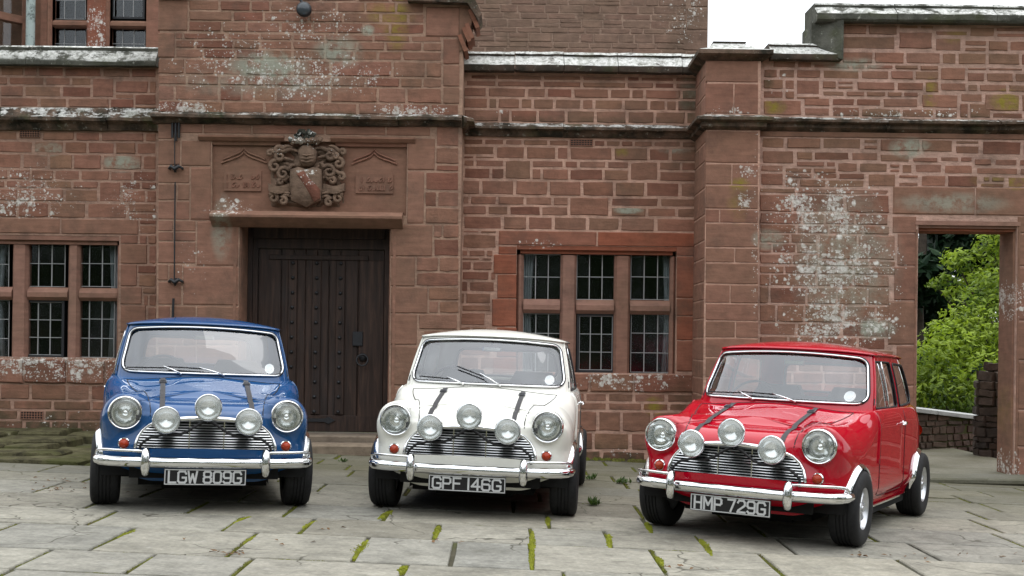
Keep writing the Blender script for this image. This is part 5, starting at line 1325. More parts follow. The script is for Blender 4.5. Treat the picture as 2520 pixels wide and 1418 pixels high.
def grid_mesh(half, keep):
    """mirror a half grid (first and last column on the centreline) and keep the faces keep(x,y,z) says yes to"""
    N, K = len(half), len(half[0]); ring = [[v for v in c] for c in half] + [[(-x, y, z) for (x, y, z) in c] for c in half[-2:0:-1]]
    M = len(ring); m = MB(); m.v = [v for c in ring for v in c]
    for i in range(M):
        j = (i+1) % M
        for k in range(K-1):
            q = (i*K+k, j*K+k, j*K+k+1, i*K+k+1)
            c = [sum(m.v[a][d_] for a in q)/4 for d_ in range(3)]
            if keep(*c, k): m.f.append(q)
    used = sorted({a for f in m.f for a in f}); mp_ = {a: i for i, a in enumerate(used)}
    m.v = [m.v[a] for a in used]; m.f = [tuple(mp_[a] for a in f) for f in m.f]
    return m
def cmesh(m, name, smooth=180):
    me = bpy.data.meshes.new(name); me.from_pydata(m.v, [], m.f); me.validate()
    bm = bmesh.new(); bm.from_mesh(me); bmesh.ops.remove_doubles(bm, verts=bm.verts, dist=1e-5); bmesh.ops.recalc_face_normals(bm, faces=bm.faces); bm.to_mesh(me); bm.free()
    me.shade_smooth()
    if smooth < 180: me.set_sharp_from_angle(angle=radians(smooth))
    return me
full = grid_mesh(HB, lambda x, y, z, k: True)
BVH = BVHTree.FromPolygons([Vector(v) for v in full.v], full.f)
def top_at(x, y):
    h = BVH.ray_cast(Vector((x, y, 2)), Vector((0,0,-1)))[0]; return h.z if h else .8
def front_at(x, z):
    h = BVH.ray_cast(Vector((x, -1, z)), Vector((0,1,0)))[0]; return h.y if h else .3
def side_at(y, z):
    h = BVH.ray_cast(Vector((2, y, z)), Vector((-1,0,0)))[0]; return h.x if h else .6
# grille outline (half) x,z
GRZ0, GRZ1 = .428, .640
GR = [(.466,.428), (.462,.46), (.448,.505), (.42,.548), (.375,.588), (.315,.615), (.25,.628), (.12,.637), (0,.640)]
def gr_half(z):
    for (a, za), (b, zb_) in zip(GR[:-1], GR[1:]):
        if za <= z <= zb_: return a+(b-a)*(z-za)/(zb_-za)
    return 0
def in_gr(x, y, z): return y < .3 and GRZ0 < z < GRZ1 and abs(x) < gr_half(z)
def arch(x, y, z): return abs(x) > .46 and z < .62 and ((y-FAX)**2+(z-WR)**2 < .283**2 or (y-RAX)**2+(z-WR)**2 < .275**2)
def is_bon(x, y, z): return abs(x) < xb(y) and y < .86 and z > .645
def is_door(x, y, z): return abs(x) > .5 and 1.03 < y < 1.83 and z > .275 and z < .93
in_lamp = lambda x, y, z: y < .25 and (abs(x)-LAMP[0])**2+(z-LAMP[2])**2 < .106**2
bad = lambda x, y, z: in_gr(x, y, z) or arch(x, y, z) or in_lamp(x, y, z)
ME = {}
ME['body'] = cmesh(grid_mesh(HB, lambda x, y, z, k: not bad(x,y,z) and not is_bon(x,y,z) and not is_door(x,y,z) and not (k > 46 and 1.0 < y < 2.6)), 'body')
ME['bonnet'] = cmesh(grid_mesh(HB, lambda x, y, z, k: not bad(x,y,z) and is_bon(x,y,z)), 'bonnet')
ME['doorL'] = cmesh(grid_mesh(HB, lambda x, y, z, k: is_door(x,y,z) and not bad(x,y,z) and x > 0 and k < 48), 'door')
ME['doorR'] = cmesh(grid_mesh(HB, lambda x, y, z, k: is_door(x,y,z) and not bad(x,y,z) and x < 0 and k < 48), 'door')

# cabin: ruled between waist and gutter outlines
CB = crom([(0,.845), (.28,.865), (.46,.915), (.575,.985), (.640,1.07), (.660,1.2), (.668,1.5), (.668,1.9), (.655,2.25), (.615,2.52), (.53,2.68), (.3,2.75), (0,2.765)], 240)
CT = crom([(0,1.175,1.282), (.28,1.185,1.280), (.44,1.21,1.274), (.525,1.255,1.268), (.562,1.33,1.264), (.572,1.45,1.263), (.576,1.65,1.262), (.574,1.95,1.258), (.560,2.2,1.25), (.53,2.40,1.24), (.46,2.50,1.232), (.28,2.555,1.232), (0,2.565,1.232)], 240)
# match the two outlines by control index, not arc length
PER = 44; SC = PER/20
def ctrl_sample(ctrl, per=PER):
    P = [ctrl[0]] + list(ctrl) + [ctrl[-1]]; o_ = []
    for i in range(1, len(P)-2):
        for k in range(per):
            u = k/per; a, b, c, d_ = P[i-1], P[i], P[i+1], P[i+2]
            o_.append(tuple(.5*((2*b[q]) + (-a[q]+c[q])*u + (2*a[q]-5*b[q]+4*c[q]-d_[q])*u*u + (-a[q]+3*b[q]-3*c[q]+d_[q])*u**3) for q in range(len(b))))
    o_.append(tuple(ctrl[-1])); return o_
CBc = ctrl_sample([(0,.845), (.28,.862), (.46,.905), (.575,.972), (.640,1.07), (.660,1.2), (.668,1.5), (.668,1.9), (.655,2.25), (.615,2.52), (.53,2.68), (.3,2.75), (0,2.765)])
CTc = ctrl_sample([(0,1.175,1.286), (.28,1.185,1.283), (.44,1.212,1.276), (.525,1.258,1.268), (.562,1.33,1.264), (.572,1.45,1.263), (.576,1.65,1.262), (.574,1.95,1.258), (.560,2.2,1.25), (.53,2.40,1.24), (.46,2.50,1.232), (.28,2.555,1.232), (0,2.565,1.232)])
ZW = .84
def cab(i, z):
    """point on the cabin side at outline sample i (float) and height z"""
    i = max(0., min(len(CBc)-1.001, i)); j = int(i); f = i-j
    bx_, by_ = (CBc[j][q]+(CBc[j+1][q]-CBc[j][q])*f for q in (0,1)); tx, ty, tz = (CTc[j][q]+(CTc[j+1][q]-CTc[j][q])*f for q in (0,1,2))
    s_ = (z-ZW)/(tz-ZW); bul = .010*sin(pi*max(0,min(1,s_)))
    return (bx_+(tx-bx_)*s_+bul*(1 if i > 70*SC else 0), by_+(ty-by_)*s_-(bul if i < 60*SC else 0), z)
HC = []
for i in range(len(CBc)):
    tz = CTc[i][2]; HC.append([cab(i if i < len(CBc)-1 else i-.001, ZW+(tz-ZW)*k/40) for k in range(41)])
for c in (HC[0], HC[-1]):
    for k in range(len(c)): c[k] = (0., c[k][1], c[k][2])
def find(coord, val, z, lo, hi):
    """outline sample where coordinate `coord` equals val at height z, searching lo..hi (monotonic)"""
    inc = cab(hi, z)[coord] > cab(lo, z)[coord]
    for _ in range(34):
        m_ = (lo+hi)/2
        if (cab(m_, z)[coord] < val) == inc: lo = m_
        else: hi = m_
    return (lo+hi)/2
def F_front(x, z): p = cab(find(0, abs(x), z, 0, 100*SC), z); return Vector((math.copysign(abs(x), x), p[1], z))
def F_side(y, z): p = cab(find(1, y, z, 60*SC, 190*SC), z); return Vector((p[0], y, z))
def F_rear(x, z):
    i = find(0, abs(x), z, 150*SC, 239.9*SC); p = cab(i, z); return Vector((x, p[1], z))
def rpoly(P, r, n=8):
    out_ = []; k = len(P)
    for i in range(k):
        a, b, c = Vector(P[i-1]), Vector(P[i]), Vector(P[(i+1) % k]); u = (a-b).normalized(); v = (c-b).normalized()
        h = math.acos(max(-1, min(1, u.dot(v))))/2; rr = r[i] if hasattr(r, '__len__') else r; L = min(rr/math.tan(h), (a-b).length*.48, (c-b).length*.48)
        p0, p1 = b+u*L, b+v*L
        for q in range(n+1):
            s_ = q/n; out_.append((p0*(1-s_)**2 + b*2*s_*(1-s_) + p1*s_*s_))
    # densify straight runs
    res = []
    for a, b in zip(out_, out_[1:]+out_[:1]):
        L = (b-a).length; m_ = max(1, int(L/.035))
        for q in range(m_): res.append(a+(b-a)*q/m_)
    return [(p.x, p.y) for p in res]
def crown_top(P, xm, zb_, amt): return [(x, z + (amt*(1-(x/xm)**2)*max(0,(z-zb_))/.32 if abs(x) < xm else 0)) for x, z in P]
WS = crown_top(rpoly([(-.610,.913), (.610,.913), (.548,1.226), (-.548,1.226)], .075), .60, .91, .034)
DW = rpoly([(1.10,.885), (1.745,.885), (1.735,1.212), (1.315,1.216)], [.02,.03,.035,.05])
QW = rpoly([(1.835,.885), (2.455,.905), (2.30,1.19), (1.825,1.206)], [.03,.10,.09,.03])
RW = rpoly([(-.475,.935), (.475,.935), (.43,1.17), (-.43,1.17)], .08)
def inside(P, x, y):
    c = False; j = len(P)-1
    for i in range(len(P)):
        if (P[i][1] > y) != (P[j][1] > y) and x < (P[j][0]-P[i][0])*(y-P[i][1])/(P[j][1]-P[i][1])+P[i][0]: c = not c
        j = i
    return c
def cab_keep(x, y, z, k):
    if y < 1.32 and abs(x) < .62 and inside(WS, x, z) and y < F_front(min(abs(x),.6), z).y+.03: return False
    if abs(x) > .52 and 1.05 < y < 2.5 and (inside(DW, y, z) or inside(QW, y, z)): return False
    if y > 2.35 and inside(RW, x, z): return False
    return True
ME['cabin'] = cmesh(grid_mesh(HC, cab_keep), 'cabin')
# roof panel with drip lip
HR = []
for i, (x, y, z) in enumerate(CTc):
    a, b = CTc[max(0,i-1)], CTc[min(len(CTc)-1,i+1)]; tx, ty = b[0]-a[0], b[1]-a[1]; l = sqrt(tx*tx+ty*ty) or 1; nx_, ny_ = (ty/l, -tx/l)
    if i == 0: nx_, ny_ = 0, -1
    if i == len(CTc)-1: nx_, ny_ = 0, 1
    col = [(x+nx_*o_, y+ny_*o_, z+dz) for o_, dz in ((-.01,-.004), (.016,-.006), (.021,.0), (.018,.007), (.008,.011))]
    cy = max(1.55, min(2.1, y)); zc_ = 1.347-.012*abs(cy-1.75)
    x0_, y0_, z0_ = col[-1]
    for k in range(1, 25):
        w_ = k/24; col.append((x0_*(1-w_), y0_+(cy-y0_)*w_, z0_+(zc_-z0_)*sin(w_*pi/2)**.85))
    HR.append(col)
for c in (HR[0], HR[-1]):
    for k in range(len(c)): c[k] = (0., c[k][1], c[k][2])
ME['roof'] = cmesh(grid_mesh(HR, lambda x,y,z,k: True), 'roof', 50)
hl_ = grid_mesh([[(x*.97, 1.7+(y-1.7)*.97, z-.022) for (x,y,z) in c[5:]] for c in HR], lambda x,y,z,k: True); ME['headlining'] = cmesh(hl_, 'headlining')
def pane_mesh(P, fn, rings=6):
    cx = sum(p[0] for p in P)/len(P); cz = sum(p[1] for p in P)/len(P); n = len(P); m = MB()
    for k in range(rings, 0, -1): m.v += [tuple(fn(cx+(a-cx)*k/rings, cz+(b-cz)*k/rings)) for a, b in P]
    m.v.append(tuple(fn(cx, cz)))
    for k in range(rings-1): m.f += [(k*n+i, k*n+(i+1) % n, (k+1)*n+(i+1) % n, (k+1)*n+i) for i in range(n)]
    m.f += [((rings-1)*n+i, (rings-1)*n+(i+1) % n, rings*n) for i in range(n)]
    return m
mirx = lambda m: type('x', (), {}) and _mir(m)
def _mir(m):
    q = MB(); q.v = [(-x, y, z) for x, y, z in m.v]; q.f = [f[::-1] for f in m.f]; return q
def trim(P, fn, r, n=6, push=(0,0,0)): return MB().tube([fn(a, b)+Vector(push) for a, b in P], r, n, True)
inx = lambda d_: Vector((0, d_, 0))
ME['windscreen'] = cmesh(pane_mesh(WS, lambda a, b: F_front(a, b)+inx(.006)), 'windscreen')
ME['ws_seal'] = cmesh(trim(WS, F_front, .014, 6, (0,-.002,0)), 'ws_seal'); ME['ws_trim'] = cmesh(trim(WS, F_front, .0075, 6, (0,-.013,0)), 'ws_trim')
sideo = Vector((-.006,0,0))
for nm, P in (('dwin', DW), ('qwin', QW)):
    a = pane_mesh(P, lambda u, v: F_side(u, v)+sideo); ME[nm+'L'] = cmesh(a, nm); ME[nm+'R'] = cmesh(_mir(a), nm)
    tt = trim(P, F_side, .0075, 6, (.002,0,0)); ME[nm+'tL'] = cmesh(tt, nm+'t'); ME[nm+'tR'] = cmesh(_mir(tt), nm+'t')
dv = MB().tube([F_side(1.46, .885+.33*k/6)+Vector((.004,0,0)) for k in range(7)], .007, 6); ME['divL'] = cmesh(dv, 'div'); ME['divR'] = cmesh(_mir(dv), 'div')
ME['rear_window'] = cmesh(pane_mesh(RW, lambda a, b: F_rear(a, b)-inx(.004)), 'rear_window'); ME['rw_seal'] = cmesh(trim(RW, F_rear, .012), 'rw_seal')

# seams, shut lines
def seam(pts, r, n=6): return MB().tube(pts, r, n)
sl = seam([(side_at(1.0-.02*k/10, .87-.36*k/10)+.002, 1.0-.02*k/10, .87-.36*k/10) for k in range(11)], .009); ME['seamL'] = cmesh(sl, 'seam'); ME['seamR'] = cmesh(_mir(sl), 'seam')
ap = seam([Vector(cab(82*SC, ZW+.02+.395*k/8))+Vector((.002,-.004,0)) for k in range(9)], .009); ME['pillarL'] = cmesh(ap, 'pillar'); ME['pillarR'] = cmesh(_mir(ap), 'pillar')
def shut(pts): return MB().tube(pts, .0035, 5)
bl = [Vector((xb(y), y, top_at(xb(y), y)+.0005)) for y in [.06+.8*k/26 for k in range(27)]]
bl = [Vector((xb(.03), front_at(xb(.03), z)-.0005, z)) for z in (.645,.67,.69)] + [p for p in bl if p.z > .69]
rear = [Vector((xb(.86)*(1-2*k/20), .86, top_at(xb(.86)*(1-2*k/20), .86)+.0005)) for k in range(21)]
ME['bshut'] = cmesh(shut(bl + rear + [Vector((-p.x, p.y, p.z)) for p in bl[::-1]]), 'bshut')
dl = [Vector((side_at(1.03, .86-.57*k/12)+.0005, 1.03, .86-.57*k/12)) for k in range(13)] + [Vector((side_at(y, .275)+.0005, y, .275)) for y in (1.1,1.3,1.5,1.7)] + [Vector((side_at(1.83, .275+.58*k/12)+.0005, 1.83, .275+.58*k/12)) for k in range(13)]
d2 = shut(dl); ME['dshutL'] = cmesh(d2, 'dshut'); ME['dshutR'] = cmesh(_mir(d2), 'dshut')
# chrome wheel-arch trims
def arch_trim(yw, r0, a0, a1):
    m = MB(); n = 34; K = 6
    for i in range(n+1):
        a = radians(a0+(a1-a0)*i/n)
        def pt(r, dx=None, ab=None):
            y, z = yw+r*cos(a), WR+r*sin(a); xs_ = side_at(y, max(z, .24))
            return (ab if ab else xs_+dx, y, z)
        m.v += [pt(r0+.022, -.004), pt(r0+.016, .007), pt(r0+.007, .020), pt(r0-.004, .028), pt(r0-.010, .022), pt(r0-.008, -.02)]
    for i in range(n):
        for k in range(K-1): m.f.append((i*K+k, (i+1)*K+k, (i+1)*K+k+1, i*K+k+1))
    return m
for nm, m in (('archF', arch_trim(FAX, .275, -4, 165)), ('archB', arch_trim(RAX, .268, 0, 184))): ME[nm+'L'] = cmesh(m, nm, 60); ME[nm+'R'] = cmesh(_mir(m), nm, 60)
sm = MB(); ys_ = [.74+(2.2-.74)*k/16 for k in range(17)]
for y in ys_: x = side_at(y, .235); sm.v += [(x+.002,y,.215), (x+.014,y,.212), (x+.014,y,.200), (x-.01,y,.196)]
for i in range(16):
    for k in range(3): sm.f.append((i*4+k, i*4+4+k, i*4+5+k, i*4+k+1))
ME['sillL'] = cmesh(sm, 'sill', 40); ME['sillR'] = cmesh(_mir(sm), 'sill', 40)
# bumper
bpth = [(-.712,.20), (-.706,.13), (-.685,.075), (-.64,.03), (-.55,-.008), (-.4,-.036), (-.2,-.054), (0,-.060)]; bpth = bpth + [(-x, y) for x, y in bpth[-2::-1]]
bpath = []
for (a, b), (c, d_) in zip(bpth[:-1], bpth[1:]): bpath += [(a+(c-a)*k/4, b+(d_-b)*k/4) for k in range(4)]
bpath.append(bpth[-1]); bpath = bpath[1:-1] if False else bpath
ME['bumper'] = cmesh(sweep(MB(), bpath, [(0,.306), (.014,.310), (.026,.322), (.032,.340), (.030,.356), (.022,.370), (.008,.378), (-.002,.376), (.004,.340)]), 'bumper', 60)
def overrider(x): return MB().tube([(x,-.085,.262), (x,-.102,.275), (x,-.112,.31), (x,-.114,.35), (x,-.110,.39), (x,-.098,.425), (x,-.082,.436)], [.014,.026,.031,.031,.030,.024,.012], 14)
ME['overL'] = cmesh(overrider(.394), 'over'); ME['overR'] = cmesh(overrider(-.394), 'over')
nb = MB().tube([(.40,-.085,.408), (.48,-.075,.409), (.57,-.045,.409), (.645,.0,.408), (.69,.05,.404), (.712,.10,.396), (.718,.135,.378), (.714,.14,.355)], .0095, 8); nb.v = [(a, b, c + (.012 if c > .4 else .012*(c-.355)/.045)) for a, b, c in nb.v]
ME['nudgeL'] = cmesh(nb, 'nudge'); ME['nudgeR'] = cmesh(_mir(nb), 'nudge')
# grille
gp = [(x, z) for x, z in GR]; gfull = [(-x, z) for x, z in gp] + [(x, z) for x, z in gp[-2::-1]]
gy = lambda x: .004 + .10*x*x
gpts = []
for (a, b), (c, d_) in zip(gfull[:-1], gfull[1:]): gpts += [Vector((a+(c-a)*k/3, 0, b+(d_-b)*k/3)) for k in range(3)]
gpts.append(Vector((gfull[-1][0], 0, gfull[-1][1])))
for p_ in gpts: p_.y = front_at(p_.x, p_.z) - .004
ME['gsurround'] = cmesh(MB().tube(gpts, [.0125 + .006*sstep(.30,.1,abs(p_.x)) for p_ in gpts], 8), 'gs')
bk = MB(); bk.v = [(-.47,.075,.415), (.47,.075,.415), (.47,.075,.65), (-.47,.075,.65)]; bk.f = [(0,1,2,3)]; ME['gback'] = cmesh(bk, 'gb')
SL = []
for i in range(11):
    z = .438 + i*.0178; hw = gr_half(z)-.006; m = MB(); n = 24
    for k in range(n+1):
        x = -hw+2*hw*k/n; y = .016+.11*x*x
        m.v += [(x,y,z-.0042), (x,y-.011,z-.0034), (x,y-.007,z+.0014), (x,y+.004,z+.0034), (x,y+.012,z)]
    for k in range(n):
        for q in range(5): m.f.append((k*5+q, k*5+(q+1) % 5, k*5+5+(q+1) % 5, k*5+5+q))
    SL.append(cmesh(m, 'slat', 30))
vb = lambda x: MB().box(x-.0035, x+.0035, .004+.11*x*x, .016+.11*x*x, .43, .632)
ME['gvertL'] = vb(.115).mesh('gv'); ME['gvertR'] = vb(-.115).mesh('gv')
lb = MB()
for s_ in (1, -1):
    lb.tube([(0,-.02,.628), (s_*.06,-.025,.60), (s_*.14,-.028,.545), (s_*.20,-.028,.525), (s_*.30,-.02,.523), (s_*.38,0,.50), (s_*.43,.012,.455), (s_*.44,.0,.40)], .0095, 8)
    lb.tube([(s_*.271,-.024,.523), (s_*.271,-.05,.55)], .012, 8)
lb.tube([(0,-.02,.628), (0,-.05,.65)], .013, 8)
ME['lampbar'] = cmesh(lb, 'lampbar')
# lamps
def head(s_):
    c = (s_*LAMP[0], LAMP[1]-.012, LAMP[2]); d_ = {}
    d_['bez'] = MB().lathe([(.114,.03), (.115,.004), (.112,-.012), (.107,-.018), (.102,-.016), (.100,-.004)], c, 'y', 40)
    d_['refl'] = MB().lathe([(.099,-.002), (.09,.028), (.07,.058), (.04,.078), (.012,.086), (.001,.087)], c, 'y', 32)
    d_['bulb'] = MB().lathe([(.02,.082), (.022,.03), (.016,.018), (.001,.014)], c, 'y', 16)
    d_['lens'] = MB().lathe([(.101,-.010), (.088,-.020), (.065,-.031), (.035,-.038), (.001,-.040)], c, 'y', 36)
    return d_
for s_, t_ in ((1,'L'), (-1,'R')):
    for k, m in head(s_).items(): ME['h'+k+t_] = cmesh(m, k, 40 if k == 'bez' else 180)
def spot(x, z):
    c = (x, -.088, z); d_ = {}
    d_['hous'] = MB().lathe([(.082,-.004), (.088,-.012), (.0925,-.006), (.0925,.010), (.086,.03), (.072,.056), (.045,.078), (.001,.086)], c, 'y', 32)
    d_['refl'] = MB().lathe([(.081,-.001), (.07,.026), (.045,.05), (.001,.062)], c, 'y', 28)
    d_['lens'] = MB().lathe([(.083,-.009), (.070,-.018), (.045,-.026), (.001,-.030)], c, 'y', 32)
    return d_
for t_, x, z in (('L', .271, .630), ('R', -.271, .630), ('M', 0., .721)):
    for k, m in spot(x, z).items(): ME['s'+k+t_] = cmesh(m, k, 40 if k == 'hous' else 180)
for t_, s_ in (('L',1), ('R',-1)):
    y = front_at(.539, .458); c = (s_*.539, y-.004, .458)
    ME['irim'+t_] = cmesh(MB().lathe([(.040,.012), (.039,-.006), (.033,-.012), (.030,-.008)], c, 'y', 24), 'irim', 40); ME['ilens'+t_] = cmesh(MB().lathe([(.032,-.006), (.029,-.022), (.020,-.034), (.001,-.038)], c, 'y', 20), 'ilens')
# straps over the bonnet
def strap(x):
    pts = [Vector((x, y, top_at(x, y)+.006)) for y in [.845-.66*k/18 for k in range(19)]]
    pts += [Vector((x, front_at(x, z)-.007, z)) for z in (.715,.69,.665,.648)]
    pts = [p for i, p in enumerate(pts) if i == 0 or (p-pts[i-1]).length > .004]
    m = MB(); w_ = .0175
    for p_ in pts: m.v += [(p_.x-w_, p_.y, p_.z), (p_.x+w_, p_.y, p_.z)]
    for i in range(len(pts)-1): m.f.append((2*i, 2*i+1, 2*i+3, 2*i+2))
    return m
def buckle(x):
    y = .72; z = top_at(x, y)+.010; m = MB(); sl_ = (top_at(x, .75)-top_at(x, .69))/.06
    for a, b, c, d_ in ((-.026,.026,-.03,-.022), (-.026,.026,.022,.03), (-.026,-.020,-.022,.022), (.020,.026,-.022,.022), (-.02,.02,-.003,.003)): m.box(x+a, x+b, y+c, y+d_, z-.004, z+.005)
    m.v = [(p[0], p[1], p[2]+(p[1]-y)*sl_) for p in m.v]; return m
for t_, x in (('L',.30), ('R',-.30)):
    ME['strap'+t_] = cmesh(strap(x), 'strap'); ME['buck'+t_] = buckle(x).mesh('buckle')
# wipers on the screen
def wiper(piv, arm, b0, b1):
    o_ = lambda q, d_: F_front(q[0], q[1]) + Vector((0,-d_,d_*.4))
    a = MB().tube([o_(piv,.004), o_(piv,.028)], .009, 8); a.tube([o_(piv,.026), o_(((piv[0]+arm[0])/2,(piv[1]+arm[1])/2),.034), o_(arm,.028)], [.006,.005,.004], 6)
    b = MB().tube([o_((b0[0]+(b1[0]-b0[0])*k/6, b0[1]+(b1[1]-b0[1])*k/6),.018) for k in range(7)], .0055, 6)
    return cmesh(a, 'wa'), cmesh(b, 'wb')
WIP = {'low': [wiper((-.175,.902), (-.30,.950), (-.27,.942), (-.56,.934)), wiper((.135,.902), (-.04,.948), (.0,.944), (-.27,.950))],
       'up': [wiper((-.175,.902), (-.30,.945), (-.27,.937), (-.53,.945)), wiper((.115,.902), (-.05,.985), (-.02,.965), (-.235,1.035))]}
# wheels
tp = [(.138,-.086), (.165,-.096), (.205,-.098), (.232,-.092), (.246,-.078), (.250,-.062)]
for g_ in (-.036, -.012, .012, .036): tp += [(.250,g_-.005), (.243,g_-.004), (.243,g_+.004), (.250,g_+.005)]
tp += [(.250,.062), (.246,.078), (.232,.092), (.205,.098), (.165,.096), (.138,.086)]
tm = MB().lathe(tp, (0,0,0), 'x', 48)
for i in range(44):                                     # tread blocks on the shoulder
    a = 2*pi*i/44
    for s_ in (-1,1):
        c, s2 = cos(a), sin(a); u = Vector((0,-s2,c)); rr_ = Vector((0,c,s2))
        pts = [Vector((s_*.058,0,0))+rr_*.2515, Vector((s_*.076,0,0))+rr_*.2455]
        m = [pts[0]-u*.010, pts[0]+u*.010, pts[1]+u*.010, pts[1]-u*.010]; tm.add(m, [(0,1,2,3)])
ME['tyre'] = cmesh(tm, 'tyre', 45)
rimm = MB().lathe([(.138,-.07), (.128,-.05), (.124,.0), (.124,.045), (.130,.066), (.142,.074), (.146,.082), (.141,.086), (.133,.080), (.127,.064), (.120,.050), (.112,.045)], (0,0,0), 'x', 40)
for i in range(8):
    a = 2*pi*i/8; c, s2 = cos(a), sin(a); u = Vector((0,-s2,c)); rr_ = Vector((0,c,s2)); X = Vector((1,0,0))
    q = [rr_*.030-u*.011, rr_*.030+u*.011, rr_*.120+u*.015, rr_*.120-u*.015]
    rimm.hull2([tuple(p_+X*.030) for p_ in q], [tuple(p_+X*.055) for p_ in q], [tuple(rr_*(.034 if k < 2 else .116)+u*((-.006,.006,.008,-.008)[k])+X*.064) for k in range(4)])
rimm.lathe([(.044,.028), (.044,.060), (.036,.070), (.022,.074), (.020,.082), (.001,.084)], (0,0,0), 'x', 20)
ME['rim'] = cmesh(rimm, 'rim', 35)
bd = MB().lathe([(.123,.026), (.02,.028), (.001,.028)], (0,0,0), 'x', 24); ME['drum'] = cmesh(bd, 'drum')
# underside and cabin fittings
um = MB().box(-.44,.44,.30,2.86,.15,.20); um.box(-.66,.66,.80,2.12,.148,.198); um.box(-.28,.28,.40,.9,.115,.15)
for yw in (FAX, RAX):
    for s_ in (-1,1):
        n = 14; m = MB(); R = .295
        for k in range(n+1):
            a = pi*k/n-.0; m.v += [(s_*.44, yw+R*cos(a), WR-.02+R*sin(a)), (s_*.69, yw+R*cos(a), WR-.02+R*sin(a))]
        for k in range(n): m.f.append((2*k, 2*k+1, 2*k+3, 2*k+2))
        m.v += [(s_*.44, yw-R, .18), (s_*.44, yw+R, .18)]
        m.f.append(tuple(2*k for k in range(n+1)) + (2*n+3-1+1, 2*n+2))
        um.add(m.v, m.f)
um.box(-.5,.5,.10,.13,.22,.42)
ME['underbody'] = um.mesh('underbody')
ME['dash'] = MB().hull2([(-.54,1.03,.78),(.54,1.03,.78),(.54,1.03,.875),(-.54,1.03,.875)], [(-.60,1.16,.78),(.60,1.16,.78),(.60,1.18,.885),(-.60,1.18,.885)]).mesh('dash')
def seat_mesh(x, w_):
    m = MB().hull2([(x-w_,1.42,.36),(x+w_,1.42,.36),(x+w_,1.42,.50),(x-w_,1.42,.50)], [(x-w_,1.85,.34),(x+w_,1.85,.34),(x+w_,1.85,.46),(x-w_,1.85,.46)])
    b = MB(); R = []
    for f, hw in ((0,1.), (.5,1.), (.85,.92), (1.,.7)):
        y, z = 1.80+.16*f, .44+.56*f; R.append([(x-w_*hw,y-.05,z),(x+w_*hw,y-.05,z),(x+w_*hw,y+.05,z),(x-w_*hw,y+.05,z)])
    b.hull2(*R); m.add(b.v, b.f); return m
ME['seatL'] = seat_mesh(.30,.22).mesh('seat'); ME['seatR'] = seat_mesh(-.30,.22).mesh('seat')
ME['bench'] = MB().hull2([(-.58,2.12,.40),(.58,2.12,.40),(.58,2.12,.52),(-.58,2.12,.52)], [(-.58,2.42,.40),(.58,2.42,.40),(.56,2.42,.52),(-.56,2.42,.52)], [(-.56,2.50,.40),(.56,2.50,.40),(.54,2.56,.90),(-.54,2.56,.90)]).mesh('bench')
stw = Vector((-.30,1.26,.86)); ax1 = Vector((1,0,0)); ax2 = Vector((0,.45,.9)).normalized()
sw = MB().tube([stw+(ax1*cos(2*pi*k/32)+ax2*sin(2*pi*k/32))*.19 for k in range(32)], .010, 8, True); sw.tube([stw-ax1*.19, stw, stw+ax1*.19], .009, 6); sw.tube([stw-ax2*.19, stw], .009, 6); sw.tube([stw, stw+Vector((0,-.22,-.05))], .018, 8)
ME['steer'] = cmesh(sw, 'steer')
mr_ = MB().bbox(-.075,.075,1.275,1.30,1.165,1.205,.008); mr_.tube([(0,1.28,1.20),(0,1.235,1.255)], .006, 6); ME['mirror'] = mr_.mesh('mirror')
dc = F_front(.455, .975); dm = MB(); nd = 22; ro = .037
dm.v = [tuple(F_front(.487+ro*cos(2*pi*k/nd), .965+ro*sin(2*pi*k/nd))+Vector((0,.012,0))) for k in range(nd)]; dm.f = [tuple(range(nd))]; ME['disc'] = dm.mesh('disc')
dm = MB(); dm.v = [tuple(F_front(.487+.022*cos(2*pi*k/nd), .965+.022*sin(2*pi*k/nd))+Vector((0,.0105,0))) for k in range(nd)]; dm.f = [tuple(range(nd))]; ME['disc2'] = dm.mesh('disc2')
hx = side_at(1.72, .765)
hm_ = MB().tube([(hx,1.755,.765), (hx+.025,1.755,.765)], .010, 8); hm_.tube([(hx+.024,1.765,.766), (hx+.028,1.72,.762), (hx+.022,1.64,.757)], [.010,.009,.005], 8); hm_.lathe([(.019,.0),(.017,.006),(.001,.008)], (hx-.001,1.755,.765), 'x', 14)
ME['handleL'] = cmesh(hm_, 'handle'); ME['handleR'] = cmesh(_mir(hm_), 'handle')
bg = MB().lathe([(.022,.004),(.020,-.004),(.001,-.007)], (0, front_at(0,.672)-.003, .672), 'y', 18); bg.box(-.05,.05,front_at(.04,.672)-.006,front_at(.04,.672)-.001,.667,.677); ME['badge'] = cmesh(bg, 'badge', 40)
tl_ = MB().lathe([(.05,.0),(.046,.015),(.03,.026),(.001,.03)], (.60,2.86,.66), 'y', 18)
for i_, v in enumerate(tl_.v): tl_.v[i_] = v
ME['tailL'] = cmesh(tl_, 'tail'); ME['tailR'] = cmesh(_mir(tl_), 'tail')
rbp = [(-.69,2.78), (-.64,2.91), (-.5,2.985), (-.25,3.025), (0,3.03), (.25,3.025), (.5,2.985), (.64,2.91), (.69,2.78)]
ME['rbumper'] = cmesh(sweep(MB(), rbp[::-1], [(0,.30), (.02,.308), (.03,.335), (.024,.362), (.005,.372), (-.004,.34)]), 'rbumper', 50)

